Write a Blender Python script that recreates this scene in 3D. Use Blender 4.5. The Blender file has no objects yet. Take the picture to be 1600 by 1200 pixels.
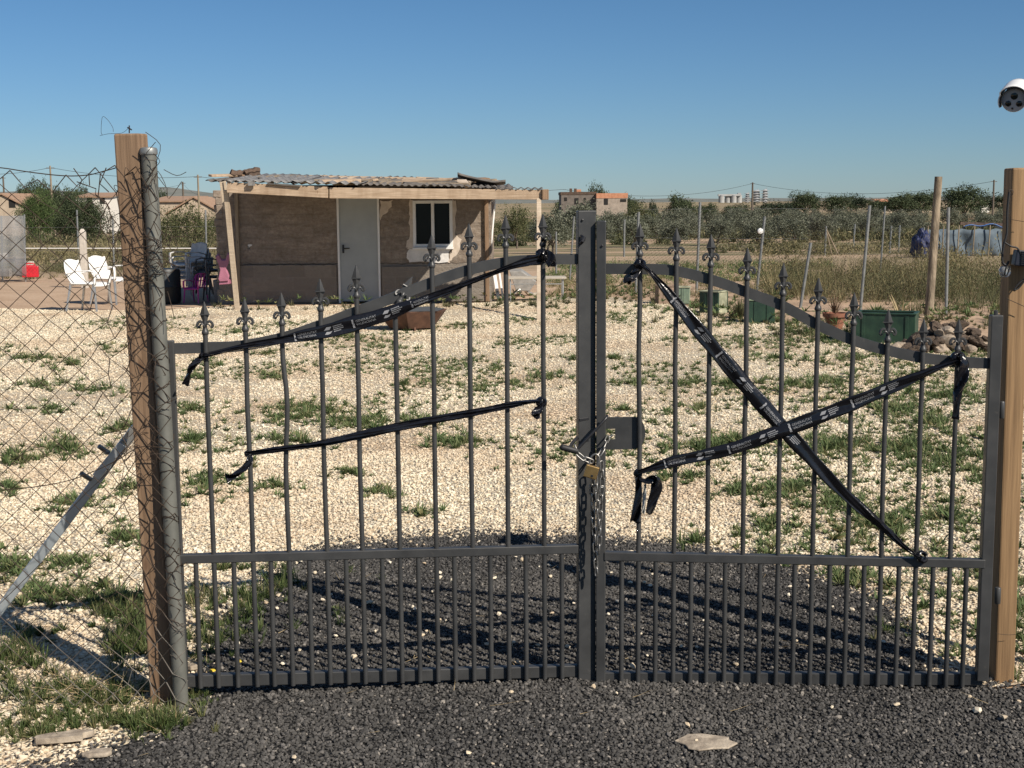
import bpy, bmesh, math, random
import numpy as np
from mathutils import Vector, Matrix, Euler, noise as mnoise

R = math.radians
random.seed(7)
rng = np.random.default_rng(11)
S = bpy.context.scene
COL = S.collection

# ------------------------------------------------------------------ camera, sky, sun
H = 1.75
F = 2100.0
PITCH = math.atan(282.0 / F)
ROLL = R(0.45)
fwd = Vector((0, math.cos(PITCH), -math.sin(PITCH)))
rt0 = Vector((1, 0, 0))
up0 = rt0.cross(fwd)
RT = rt0 * math.cos(ROLL) - up0 * math.sin(ROLL)
UP = up0 * math.cos(ROLL) + rt0 * math.sin(ROLL)
CP = Vector((0, 0, H))
cam_d = bpy.data.cameras.new('camera')
cam = bpy.data.objects.new('camera', cam_d)
COL.objects.link(cam)
cam.matrix_world = Matrix(((RT.x, UP.x, -fwd.x, 0), (RT.y, UP.y, -fwd.y, 0), (RT.z, UP.z, -fwd.z, H), (0, 0, 0, 1)))
cam_d.sensor_width = 36
cam_d.lens = F / 1600 * 36
cam_d.clip_start = 0.05
cam_d.clip_end = 20000
S.camera = cam

SUN_EL, SUN_AZ = 39.0, 135.0          # azimuth clockwise from +Y
w = bpy.data.worlds.new('World')
S.world = w
w.use_nodes = True
nt = w.node_tree
sky = nt.nodes.new('ShaderNodeTexSky')
sky.sky_type = 'NISHITA'
sky.sun_disc = False
sky.sun_elevation = R(SUN_EL)
sky.sun_rotation = R(SUN_AZ)
sky.altitude = 0
sky.air_density = 1.0
sky.dust_density = 0.05
sky.ozone_density = 3.5
bg = nt.nodes['Background']
bg.inputs[1].default_value = 0.088
tcw = nt.nodes.new('ShaderNodeTexCoord')
sxyz = nt.nodes.new('ShaderNodeSeparateXYZ'); nt.links.new(tcw.outputs['Generated'], sxyz.inputs[0])
crw = nt.nodes.new('ShaderNodeValToRGB'); nt.links.new(sxyz.outputs['Z'], crw.inputs[0])
for e_, (p_, c_) in zip((crw.color_ramp.elements[0], crw.color_ramp.elements[1], crw.color_ramp.elements.new(.16), crw.color_ramp.elements.new(.5)),
                        ((0.0, (.375, .515, .735)), (1.0, (.55, .51, .48)), (.16, (.32, .48, .635)), (.5, (.54, .51, .49)))):
    e_.position = p_; e_.color = (*c_, 1)
mxw = nt.nodes.new('ShaderNodeMix'); mxw.data_type = 'RGBA'; mxw.blend_type = 'MULTIPLY'; mxw.inputs[0].default_value = 1.0
nt.links.new(sky.outputs[0], mxw.inputs[6]); nt.links.new(crw.outputs[0], mxw.inputs[7])
nt.links.new(mxw.outputs[2], bg.inputs[0])
sl = bpy.data.lights.new('sun', 'SUN')
sl.energy = 5.0
sl.angle = R(0.5)
sl.color = (1.0, 0.912, 0.795)
so = bpy.data.objects.new('sun', sl)
COL.objects.link(so)
sd = Vector((math.sin(R(SUN_AZ)) * math.cos(R(SUN_EL)), math.cos(R(SUN_AZ)) * math.cos(R(SUN_EL)), math.sin(R(SUN_EL))))
so.rotation_euler = sd.to_track_quat('Z', 'Y').to_euler()
so.location = (8, -8, 10)
S.view_settings.view_transform = 'Standard'
S.view_settings.look = 'None'
S.view_settings.exposure = 0.36
S.view_settings.gamma = 1.0


# ------------------------------------------------------------------ pixel helpers (measured on the 1600x1200 photograph)
def ray(px, py):
    return (fwd * F + RT * (px - 800) + UP * (600 - py))

def AY(px, py, Y):
    d = ray(px, py)
    return CP + d * (Y / d.y)

def G(px, py, z=0.0):
    d = ray(px, py)
    return CP + d * ((z - H) / d.z)

class Plane:
    """vertical plane through two pixel columns at given depths"""
    def __init__(s, p0, Y0, p1, Y1, py=900):
        a, b = AY(p0, py, Y0), AY(p1, py, Y1)
        s.a = Vector((a.x, a.y, 0))
        t = Vector((b.x - a.x, b.y - a.y, 0)).normalized()
        s.t = t
        s.n = Vector((t.y, -t.x, 0))      # towards the camera
        s.rz = math.atan2(t.y, t.x)
    def at(s, px, py, off=0.0):
        d = ray(px, py)
        k = (s.a + s.n * off - CP).dot(s.n) / d.dot(s.n)
        return CP + d * k

_TZ = np.array([(-50, 0), (28, 0), (60, -.5), (100, -1.3), (160, -2.2), (220, -2.6), (300, -2.2), (400, -1.1), (600, -.2), (1000, .8), (4000, 2)], float)
def TZ(y, x=0):
    return float(np.interp(y, _TZ[:, 0], _TZ[:, 1]))

# ------------------------------------------------------------------ object helpers
def tag(o, label, cat, group=None, kind=None):
    if label: o['label'] = label
    if cat: o['category'] = cat
    if group: o['group'] = group
    if kind: o['kind'] = kind
    return o

def root(name, label, cat, loc=(0, 0, 0), rz=0.0, group=None):
    o = bpy.data.objects.new(name, None)
    o.empty_display_size = 0.2
    COL.objects.link(o)
    o.location = loc
    o.rotation_euler = (0, 0, rz)
    return tag(o, label, cat, group)

def rootmat(o):
    m = Matrix()
    while o is not None:
        m = Matrix.LocRotScale(o.location, o.rotation_euler, o.scale) @ m
        o = o.parent
    return m

def link(name, me, parent=None):
    o = bpy.data.objects.new(name, me)
    COL.objects.link(o)
    if parent: o.parent = parent
    return o

class MB:
    def __init__(s):
        s.v, s.f = [], []
    def add(s, vs, fs):
        b = len(s.v)
        s.v += [Vector(p) for p in vs]
        s.f += [tuple(i + b for i in f) for f in fs]
        return s
    def box(s, c, size, rot=None, taper=None):
        x, y, z = (k / 2 for k in size)
        m = Matrix.Translation(Vector(c)) @ (Euler(rot).to_matrix().to_4x4() if rot else Matrix())
        t = taper or 1.0
        vs = [m @ Vector(p) for p in ((-x, -y, -z), (x, -y, -z), (x, y, -z), (-x, y, -z), (-x * t, -y * t, z), (x * t, -y * t, z), (x * t, y * t, z), (-x * t, y * t, z))]
        return s.add(vs, [(0, 3, 2, 1), (4, 5, 6, 7), (0, 1, 5, 4), (1, 2, 6, 5), (2, 3, 7, 6), (3, 0, 4, 7)])
    def beam(s, p0, p1, wd, ht, side=None, w1=None, h1=None):
        """square bar between two points; SIDE is the direction of its width"""
        p0, p1 = Vector(p0), Vector(p1)
        d = (p1 - p0).normalized()
        sv = Vector(side) if side is not None else Vector((1, 0, 0))
        sv = (sv - d * sv.dot(d)).normalized()
        u = d.cross(sv)
        vs = []
        for p, a, b in ((p0, wd, ht), (p1, w1 or wd, h1 or ht)):
            vs += [p - sv * a / 2 - u * b / 2, p + sv * a / 2 - u * b / 2, p + sv * a / 2 + u * b / 2, p - sv * a / 2 + u * b / 2]
        return s.add(vs, [(0, 3, 2, 1), (4, 5, 6, 7), (0, 1, 5, 4), (1, 2, 6, 5), (2, 3, 7, 6), (3, 0, 4, 7)])
    def tube(s, pts, r, n=8, closed=False, caps=True):
        pts = [Vector(p) for p in pts]
        m = len(pts)
        rs = r if isinstance(r, (list, tuple)) else [r] * m
        ref = None
        b = len(s.v)
        for i, p in enumerate(pts):
            a = pts[(i - 1) % m] if closed or i else p
            c = pts[(i + 1) % m] if closed or i < m - 1 else p
            d = (c - a)
            d = d.normalized() if d.length > 1e-9 else Vector((0, 0, 1))
            if ref is None:
                ref = Vector((0, 0, 1)) if abs(d.z) < .9 else Vector((1, 0, 0))
            ref = (ref - d * ref.dot(d))
            ref = ref.normalized() if ref.length > 1e-6 else d.orthogonal().normalized()
            u = d.cross(ref)
            for k in range(n):
                t = 2 * math.pi * k / n
                s.v.append(p + (ref * math.cos(t) + u * math.sin(t)) * rs[i])
        for i in range(m if closed else m - 1):
            j = (i + 1) % m
            for k in range(n):
                l = (k + 1) % n
                s.f.append((b + i * n + k, b + i * n + l, b + j * n + l, b + j * n + k))
        if caps and not closed:
            s.f.append(tuple(b + k for k in range(n))[::-1])
            s.f.append(tuple(b + (m - 1) * n + k for k in range(n)))
        return s
    def lathe(s, c, prof, n=16, axis=None):
        """prof: (radius, height) along axis"""
        q = Vector((0, 0, 1)).rotation_difference(Vector(axis)).to_matrix() if axis is not None else Matrix.Identity(3)
        c = Vector(c)
        b = len(s.v)
        for r, z in prof:
            for k in range(n):
                t = 2 * math.pi * k / n
                s.v.append(c + q @ Vector((r * math.cos(t), r * math.sin(t), z)))
        for i in range(len(prof) - 1):
            for k in range(n):
                l = (k + 1) % n
                s.f.append((b + i * n + k, b + i * n + l, b + (i + 1) * n + l, b + (i + 1) * n + k))
        s.f.append(tuple(b + k for k in range(n))[::-1])
        s.f.append(tuple(b + (len(prof) - 1) * n + k for k in range(n)))
        return s
    def prism(s, outline, ext):
        """planar outline (points) extruded by vector"""
        e = Vector(ext)
        n = len(outline)
        o = [Vector(p) for p in outline]
        fs = [tuple(range(n))[::-1], tuple(range(n, 2 * n))]
        fs += [(i, (i + 1) % n, n + (i + 1) % n, n + i) for i in range(n)]
        return s.add(o + [p + e for p in o], fs)
    def sheet(s, fn, nu, nv, thick=None):
        """grid surface fn(i,j)->point; optional thickness function for a closed slab"""
        b = len(s.v)
        for i in range(nu + 1):
            for j in range(nv + 1):
                s.v.append(Vector(fn(i / nu, j / nv)))
        for i in range(nu):
            for j in range(nv):
                a = b + i * (nv + 1) + j
                s.f.append((a, a + nv + 1, a + nv + 2, a + 1))
        return s
    def mesh(s, name, inv=None):
        me = bpy.data.meshes.new(name)
        vs = [inv @ p for p in s.v] if inv is not None else s.v
        me.from_pydata([tuple(p) for p in vs], [], s.f)
        bm = bmesh.new(); bm.from_mesh(me)
        bmesh.ops.recalc_face_normals(bm, faces=bm.faces)
        bm.to_mesh(me); bm.free()
        return me
    def build(s, name, mat, parent=None, smooth=None, bevel=0.0, origin=None, local=False, solid=0.0):
        inv = None
        if parent is not None and not local:
            inv = rootmat(parent).inverted()
        elif origin is not None:
            inv = Matrix.Translation(-Vector(origin))
        me = s.mesh(name, inv)
        me.materials.append(mat)
        if smooth is not None:
            me.polygons.foreach_set('use_smooth', [True] * len(me.polygons))
            me.set_sharp_from_angle(angle=R(smooth))
        o = link(name, me, parent)
        if parent is None and origin is not None:
            o.location = origin
        if solid:
            md = o.modifiers.new('solid', 'SOLIDIFY'); md.thickness = solid; md.offset = 0
        if bevel:
            md = o.modifiers.new('bevel', 'BEVEL')
            md.width = bevel; md.segments = 2; md.limit_method = 'ANGLE'
        return o

def copy_tree(o, parent=None):
    kids = [c for c in bpy.data.objects if c.parent is o]
    c = o.copy(); COL.objects.link(c)
    c.parent = parent
    for k in kids: copy_tree(k, c)
    return c

def np_mesh(name, verts, faces, mat, attr=None, smooth=False):
    """verts (N,3), faces (M,k) with constant k"""
    me = bpy.data.meshes.new(name)
    k = faces.shape[1]
    me.vertices.add(len(verts)); me.vertices.foreach_set('co', np.ascontiguousarray(verts, np.float32).ravel())
    me.loops.add(faces.size); me.loops.foreach_set('vertex_index', np.ascontiguousarray(faces, np.int32).ravel())
    me.polygons.add(len(faces))
    me.polygons.foreach_set('loop_start', np.arange(0, faces.size, k, dtype=np.int32))
    me.polygons.foreach_set('use_smooth', np.full(len(faces), smooth))
    me.update(calc_edges=True)
    if attr is not None:
        a = me.attributes.new('rnd', 'FLOAT', 'POINT')
        a.data.foreach_set('value', np.ascontiguousarray(attr, np.float32))
    me.materials.append(mat)
    return me

# ------------------------------------------------------------------ materials
class NM:
    def __init__(s, name, rough=0.8, metal=0.0, spec=0.5):
        s.m = bpy.data.materials.new(name)
        s.m.use_nodes = True
        s.t = s.m.node_tree
        s.b = s.t.nodes['Principled BSDF']
        s.b.inputs['Roughness'].default_value = rough
        s.b.inputs['Metallic'].default_value = metal
        s.b.inputs['Specular IOR Level'].default_value = spec
    def n(s, kind, **kw):
        nd = s.t.nodes.new(kind)
        for k, v in kw.items(): setattr(nd, k, v)
        return nd
    def l(s, a, b):
        s.t.links.new(a, b)
    def coord(s, scale=(1, 1, 1), kind='Object', rot=(0, 0, 0)):
        tc = s.n('ShaderNodeTexCoord')
        mp = s.n('ShaderNodeMapping')
        mp.inputs['Scale'].default_value = scale
        mp.inputs['Rotation'].default_value = rot
        s.l(tc.outputs[kind], mp.inputs[0])
        return mp.outputs[0]
    def noise(s, co, scale, detail=4, rough=.55):
        nd = s.n('ShaderNodeTexNoise')
        nd.inputs['Scale'].default_value = scale
        nd.inputs['Detail'].default_value = detail
        nd.inputs['Roughness'].default_value = rough
        if co is not None: s.l(co, nd.inputs['Vector'])
        return nd.outputs['Fac']
    def ramp(s, fac, stops, interp='LINEAR'):
        nd = s.n('ShaderNodeValToRGB')
        cr = nd.color_ramp
        cr.interpolation = interp
        while len(cr.elements) < len(stops): cr.elements.new(0.5)
        for e, (p, c) in zip(cr.elements, stops):
            e.position = p
            e.color = (*c, 1) if len(c) == 3 else c
        s.l(fac, nd.inputs[0])
        return nd.outputs[0]
    def mix(s, fac, a, b, mode='MIX'):
        nd = s.n('ShaderNodeMix', data_type='RGBA', blend_type=mode)
        if isinstance(fac, (int, float)): nd.inputs[0].default_value = fac
        else: s.l(fac, nd.inputs[0])
        for v, i in ((a, 6), (b, 7)):
            if isinstance(v, tuple): nd.inputs[i].default_value = (*v, 1)
            else: s.l(v, nd.inputs[i])
        return nd.outputs[2]
    def math(s, op, a, b=None):
        nd = s.n('ShaderNodeMath', operation=op)
        for v, i in ((a, 0), (b, 1)):
            if v is None: continue
            if isinstance(v, (int, float)): nd.inputs[i].default_value = v
            else: s.l(v, nd.inputs[i])
        return nd.outputs[0]
    def color(s, c):
        if isinstance(c, tuple): s.b.inputs['Base Color'].default_value = (*c, 1)
        else: s.l(c, s.b.inputs['Base Color'])
        return s
    def bump(s, h, strength=.4, dist=.01):
        nd = s.n('ShaderNodeBump')
        nd.inputs['Strength'].default_value = strength
        nd.inputs['Distance'].default_value = dist
        s.l(h, nd.inputs['Height'])
        s.l(nd.outputs[0], s.b.inputs['Normal'])
        return s

def mat_noise(name, c0, c1, scale=8, rough=.8, metal=0, bump=.3, bscale=None, dist=.004, spec=.5, stretch=(1, 1, 1), lo=.3, hi=.7, detail=5):
    m = NM(name, rough, metal, spec)
    co = m.coord(stretch)
    f = m.noise(co, scale, detail)
    m.color(m.ramp(f, [(lo, c0), (hi, c1)]))
    if bump: m.bump(m.noise(co, bscale or scale * 4, 5), bump, dist)
    return m.m

def mat_wood(name, c0, c1, dark, grain=(60, 60, 2.2), knots=True, rough=.75):
    m = NM(name, rough)
    co = m.coord(grain)
    f = m.noise(co, 1.0, 6, .6)
    big = m.noise(m.coord((6, 6, .8)), 1.0, 3)
    c = m.ramp(f, [(.3, c0), (.7, c1)])
    c = m.mix(m.ramp(big, [(.45, (0, 0, 0)), (.75, (.55, .55, .55))]), c, dark)
    if knots:
        v = m.n('ShaderNodeTexVoronoi'); v.inputs['Scale'].default_value = 1.0
        m.l(m.coord((9, 9, 3.0)), v.inputs['Vector'])
        c = m.mix(m.ramp(v.outputs['Distance'], [(.05, (.75, .75, .75)), (.13, (0, 0, 0))]), c, dark)
    m.color(c).bump(f, .6, .005)
    return m.m

def mat_plain(name, c, rough=.6, metal=0, spec=.5, var=.12, scale=14):
    c0 = tuple(k * (1 - var) for k in c); c1 = tuple(min(1, k * (1 + var)) for k in c)
    return mat_noise(name, c0, c1, scale, rough, metal, .12, scale * 5, .001, spec)

def mat_rnd(name, stops, rough=.9, bump=0, spec=.3, extra=None, transl=0.0):
    """colour from the per-instance attribute rnd"""
    m = NM(name, rough, 0, spec)
    a = m.n('ShaderNodeAttribute'); a.attribute_name = 'rnd'
    c = m.ramp(a.outputs['Fac'], stops)
    if extra:
        f = m.noise(m.coord((1, 1, 1)), extra[0], 4)
        c = m.mix(m.ramp(f, [(.35, (0, 0, 0)), (.7, (extra[2],) * 3)]), c, extra[1])
    m.color(c)
    if transl:
        tr = m.n('ShaderNodeBsdfTranslucent'); m.l(c, tr.inputs[0])
        mx = m.n('ShaderNodeMixShader'); mx.inputs[0].default_value = transl
        out = m.t.nodes['Material Output']
        m.l(m.b.outputs[0], mx.inputs[1]); m.l(tr.outputs[0], mx.inputs[2]); m.l(mx.outputs[0], out.inputs[0])
    if bump: m.bump(m.noise(m.coord(), 120, 4), bump, .003)
    return m.m

# ================================================================== GROUND
def m_dirt():
    m = NM('dirt', .95, 0, .2)
    co = m.coord()
    big = m.noise(co, .06, 5)
    mid = m.noise(co, .9, 6, .65)
    fine = m.noise(co, 22, 5, .7)
    c = m.ramp(mid, [(.25, (.36, .25, .165)), (.55, (.49, .355, .245)), (.8, (.57, .44, .32))])
    c = m.mix(m.ramp(fine, [(.35, (.5, .5, .5)), (.65, (0, 0, 0))]), c, (.25, .17, .11))
    # fields far off carry a thin cover of dry and green growth
    geo = m.n('ShaderNodeNewGeometry'); sp = m.n('ShaderNodeSeparateXYZ'); m.l(geo.outputs['Position'], sp.inputs[0])
    far = m.n('ShaderNodeMapRange'); m.l(sp.outputs['Y'], far.inputs[0])
    far.inputs[1].default_value = 29; far.inputs[2].default_value = 60
    band = m.noise(m.coord((.012, .16, 1)), 1.0, 5, .6)
    veg = m.ramp(band, [(.38, (0, 0, 0)), (.56, (.9, .9, .9))])
    vg = m.ramp(mid, [(.3, (.075, .085, .038)), (.7, (.185, .165, .085))])
    fv = m.math('MULTIPLY', far.outputs[0], veg)
    c = m.mix(fv, c, vg)
    m.color(c).bump(fine, .5, .02)
    return m.m

def grid_sheet(name, xs, ys, zf, mat):
    nx, ny = len(xs), len(ys)
    X, Y = np.meshgrid(xs, ys)
    Z = zf(X, Y)
    v = np.stack([X.ravel(), Y.ravel(), Z.ravel()], 1)
    i = np.arange(nx * ny).reshape(ny, nx)
    f = np.stack([i[:-1, :-1].ravel(), i[:-1, 1:].ravel(), i[1:, 1:].ravel(), i[1:, :-1].ravel()], 1)
    return link(name, np_mesh(name, v, f, mat, smooth=True))

def vnoise(X, Y, s, seed=0.0):
    """cheap smooth noise by summed sines"""
    r = np.random.default_rng(int(seed * 97) + 5)
    out = 0
    for k in range(7):
        a, p = r.uniform(0, 2 * np.pi, 2)
        q = s * r.uniform(.6, 2.2)
        out = out + np.sin((X * np.cos(a) + Y * np.sin(a)) * q + p)
    return out / 7 ** .5 * .75

ys = np.concatenate([np.arange(-12, 30, .5), np.geomspace(30, 9000, 110)])
xs = np.concatenate([-np.geomspace(30, 6000, 40)[::-1], np.arange(-29, 30, 1.0), np.geomspace(30, 6000, 40)])
def zf(X, Y):
    z = np.interp(Y, _TZ[:, 0], _TZ[:, 1])
    fl = np.clip((Y - 30) / 60, 0, 1)
    return z + fl * .18 * vnoise(X, Y, .06, 1) - .012
tag(grid_sheet('ground', xs, ys, zf, m_dirt()), None, None, kind='structure')

# gravel yard: sheet with a ragged outline, stones lie on it
def m_gravel(name, cols, gap, vs=34.0, stain=None):
    m = NM(name, .95, 0, .2)
    co = m.coord()
    v = m.n('ShaderNodeTexVoronoi'); v.inputs['Scale'].default_value = vs; m.l(co, v.inputs['Vector'])
    sp = m.n('ShaderNodeSeparateColor'); m.l(v.outputs['Color'], sp.inputs[0])
    c = m.ramp(sp.outputs[0], cols)
    c = m.mix(m.ramp(v.outputs['Distance'], [(.42, (0, 0, 0)), (.62, (.8, .8, .8))]), c, gap)
    if stain:
        f = m.noise(co, stain[0], 5, .6)
        c = m.mix(m.ramp(f, [(.48, (0, 0, 0)), (.72, (stain[2],) * 3)]), c, stain[1])
    m.color(c)
    inv = m.math('SUBTRACT', 1.0, v.outputs['Distance'])
    m.bump(inv, .9, .02)
    return m.m

WHITE = [(0, (.46, .37, .25)), (.18, (.64, .545, .39)), (.5, (.74, .66, .50)), (.82, (.81, .75, .60)), (1, (.58, .47, .325))]
DARK = [(0, (.026, .025, .024)), (.5, (.048, .0465, .0445)), (.8, (.074, .071, .067)), (.96, (.14, .13, .12)), (1, (.30, .27, .23))]

def blob_sheet(name, outline, z, mat, rag=.12, step=.12):
    pts = []
    n = len(outline)
    for i in range(n):
        a, b = outline[i], outline[(i + 1) % n]
        k = max(1, int((b - a).length / step))
        for j in range(k):
            pts.append(a.lerp(b, j / k))
    o = []
    for p in pts:
        q = mnoise.noise_vector(Vector((p.x * 1.7, p.y * 1.7, 3))) + .5 * mnoise.noise_vector(Vector((p.x * 6, p.y * 6, 9)))
        o.append((p.x + q.x * rag, p.y + q.y * rag, z))
    bm = bmesh.new()
    vs = [bm.verts.new(p) for p in o]
    bm.faces.new(vs)
    bmesh.ops.triangulate(bm, faces=bm.faces)
    bmesh.ops.recalc_face_normals(bm, faces=bm.faces)
    if sum(f.normal.z for f in bm.faces) < 0: bmesh.ops.reverse_faces(bm, faces=bm.faces)
    me = bpy.data.meshes.new(name); bm.to_mesh(me); bm.free()
    me.materials.append(mat)
    ob = link(name, me)
    tag(ob, None, None, kind='structure')
    return [(x, y) for x, y, _ in o]

def inside(poly, X, Y):
    px = np.array([p[0] for p in poly]); py = np.array([p[1] for p in poly])
    qx, qy = np.roll(px, -1), np.roll(py, -1)
    r = np.zeros(len(X), bool)
    for a, b, c, d in zip(px, py, qx, qy):
        m = ((b > Y) != (d > Y))
        if not m.any(): continue
        with np.errstate(divide='ignore', invalid='ignore'):
            xi = (c - a) * (Y - b) / (d - b) + a
        r ^= m & (X < xi)
    return r

yard_px = [(1760, 640), (1600, 545), (1420, 520), (1200, 500), (1000, 468), (900, 462), (780, 468)]
yard = [G(*p) for p in yard_px]
yard += [Vector((-.4, 24.0, 0)), Vector((-5.4, 23.3, 0)), G(240, 486), G(100, 484), G(0, 482), G(-200, 490), G(-420, 560)]
yard += [Vector((-6, 5.2, 0)), Vector((-5, 3.0, 0)), Vector((-1.5, 3.2, 0)), Vector((-1.1, 4.6, 0)), Vector((1.7, 4.62, 0)), Vector((4.2, 4.3, 0)), Vector((6.2, 8, 0))]
yard = [Vector((p.x, p.y, 0)) for p in yard]
YARD = blob_sheet('gravel_yard', yard, 0.0, m_gravel('pale_gravel', WHITE, (.33, .26, .18), 60, (.7, (.43, .31, .20), .85)), .22)

dark_px = [(505, 856), (640, 842), (760, 840), (900, 846), (1000, 852), (1100, 862), (1215, 884), (1290, 908), (1340, 925), (1400, 965), (1440, 1010), (1452, 1055), (1560, 1082), (1640, 1080)]
dark = [G(*p) for p in dark_px] + [Vector((4, 4.6, 0)), Vector((6, 2.5, 0)), Vector((6, -8, 0)), Vector((-6, -8, 0)), Vector((-4, 2.6, 0))]
dark += [G(40, 1215), G(150, 1182), G(235, 1150), G(292, 1118), G(300, 1060), G(345, 990), G(420, 920), G(455, 880)]
dark = [Vector((p.x, p.y, 0)) for p in dark]
DARKP = blob_sheet('driveway', dark, 0.006, m_gravel('black_gravel', DARK, (.012, .012, .012), 60), .07, .08)

# stones
ICO_V = []
g_ = (1 + 5 ** .5) / 2
for a in (-1, 1):
    for b in (-g_, g_):
        ICO_V += [(0, a, b), (a, b, 0), (b, 0, a)]
ICO_V = np.array(ICO_V); ICO_V /= np.linalg.norm(ICO_V[0])
_bm = bmesh.new(); [_bm.verts.new(p) for p in ICO_V]; bmesh.ops.convex_hull(_bm, input=_bm.verts)
_bm.verts.index_update(); ICO_F = np.array([[v.index for v in f.verts] for f in _bm.faces]); ICO_V = np.array([v.co[:] for v in _bm.verts]); _bm.free()
OCT_V = np.array([(1, 0, 0), (-1, 0, 0), (0, 1, 0), (0, -1, 0), (0, 0, 1), (0, 0, -1)], float)
OCT_F = np.array([(0, 2, 4), (2, 1, 4), (1, 3, 4), (3, 0, 4), (2, 0, 5), (1, 2, 5), (3, 1, 5), (0, 3, 5)])

def stones(name, pos, size, mat, tv=ICO_V, tf=ICO_F, flat=.65, seed=1, bury=.25):
    r = np.random.default_rng(seed)
    n, k = len(pos), len(tv)
    v = tv[None] * (1 + r.uniform(-.28, .28, (n, k, 1)))
    v = v * r.uniform(.6, 1.25, (n, 1, 3))
    # random rotation
    q = r.normal(size=(n, 4)); q /= np.linalg.norm(q, axis=1, keepdims=True)
    a, b, c, d = q.T
    M = np.stack([1 - 2 * (c * c + d * d), 2 * (b * c - a * d), 2 * (b * d + a * c), 2 * (b * c + a * d), 1 - 2 * (b * b + d * d), 2 * (c * d - a * b), 2 * (b * d - a * c), 2 * (c * d + a * b), 1 - 2 * (b * b + c * c)], 1).reshape(n, 3, 3)
    v = np.einsum('nij,nkj->nki', M, v)
    v[:, :, 2] *= flat
    v = v * (size[:, None, None] / 2)
    v = v + pos[:, None, :]
    v[:, :, 2] += (size * flat / 2 * (1 - 2 * bury))[:, None]
    f = (tf[None] + (np.arange(n) * k)[:, None, None]).reshape(-1, 3)
    at = np.repeat(r.uniform(0, 1, n), k)
    o = link(name, np_mesh(name, v.reshape(-1, 3), f, mat, at))
    return o

def scatter(d0, d1, dens, seed, wide=.46):
    r = np.random.default_rng(seed)
    n = int((2 * (wide * d1 + 1.0)) * (d1 - d0) * dens)
    Y = r.uniform(d0, d1, n)
    X = r.uniform(-1, 1, n) * (wide * d1 + 1.0)
    k = np.abs(X) < wide * Y + 1.0
    X, Y = X[k], Y[k]
    return X, Y

mat_white = mat_rnd('pale_stone', WHITE, .9, extra=(.7, (.45, .33, .22), .7))
mat_dark = mat_rnd('scoria_stone', DARK, .9, spec=.3, extra=(1.3, (.125, .117, .105), .5))
def sz(r, n, a, b): return a + (b - a) * r.beta(1.6, 3.2, n)

X, Y = scatter(3.2, 9.5, 2900, 21)
jr = np.random.default_rng(78)
m = inside(YARD, X, Y) & ~inside(DARKP, X + jr.normal(0, .05, len(X)), Y + jr.normal(0, .09, len(X)))
m &= (vnoise(X, Y, 1.1, 4) + rng.uniform(-.9, .9, len(X))) < .62
P = np.stack([X[m], Y[m], np.zeros(m.sum())], 1)
tag(stones('pale_gravel', P, sz(rng, len(P), .007, .029), mat_white, flat=.8, seed=3), None, None, kind='stuff')
X, Y = scatter(9.5, 24, 800, 22)
m = inside(YARD, X, Y)
m &= (vnoise(X, Y, 1.1, 4) + rng.uniform(-.9, .9, len(X))) < .62
P = np.stack([X[m], Y[m], np.zeros(m.sum())], 1)
tag(stones('pale_gravel', P, sz(rng, len(P), .015, .042), mat_white, OCT_V, OCT_F, seed=4), None, None, kind='stuff')
X, Y = scatter(3.7, 7.4, 8500, 23)
jr = np.random.default_rng(77)
m = inside(DARKP, X + jr.normal(0, .07, len(X)), Y + jr.normal(0, .12, len(X)))
P = np.stack([X[m], Y[m], np.full(m.sum(), .006)], 1)
tag(stones('black_gravel', P, sz(rng, len(P), .006, .022), mat_dark, flat=.85, seed=5), None, None, kind='stuff')
# pale chips strewn over the black gravel and black ones over the edge of the pale
X, Y = scatter(3.8, 7.0, 22, 24)
m = inside(DARKP, X, Y) & ((Y > 5.0) | (rng.uniform(0, 1, len(X)) < .35))
P = np.stack([X[m], Y[m], np.full(m.sum(), .016)], 1)
tag(stones('pale_chips', P, sz(rng, len(P), .012, .036), mat_white, seed=6), None, None, kind='stuff')

# ================================================================== GATE
def m_paint():
    m = NM('anthracite_paint', .42, 0, .5)
    co = m.coord()
    f = m.noise(co, 9, 5, .6)
    c = m.ramp(f, [(.3, (.033, .0335, .034)), (.7, (.049, .0495, .049))])
    d = m.noise(co, 40, 6, .75)
    c = m.mix(m.ramp(d, [(.62, (0, 0, 0)), (.78, (.55, .55, .55))]), c, (.14, .125, .105))
    m.color(c)
    r = m.ramp(f, [(.3, (.36, .36, .36)), (.7, (.55, .55, .55))])
    m.l(r, m.b.inputs['Roughness'])
    m.bump(m.noise(co, 160, 3), .12, .0006)
    return m.m
M_PAINT = m_paint()
M_GALV = mat_noise('galvanised_steel', (.17, .18, .175), (.30, .31, .30), 14, .5, .55, .15, 60, .001, lo=.25, hi=.75)
M_GALV2 = mat_noise('dull_galvanised_pipe', (.095, .098, .085), (.20, .198, .172), 11, .62, .25, .2, 70, .0012, lo=.2, hi=.8)
M_CHROME = mat_noise('zinc_chain', (.20, .195, .18), (.36, .35, .33), 60, .42, .85, .1, 200, .0005)
M_BRASS = mat_noise('worn_brass', (.34, .22, .09), (.46, .31, .13), 50, .4, .85, .15, 200, .0005)
M_BLACK = mat_plain('black_plastic', (.018, .018, .02), .4)
M_RUBBER = mat_plain('black_rubber', (.014, .014, .015), .6)

LP = Plane(285, 4.60, 915, 4.77)
RP = Plane(940, 4.75, 1545, 4.63)
BAR_R = .0088

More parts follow.
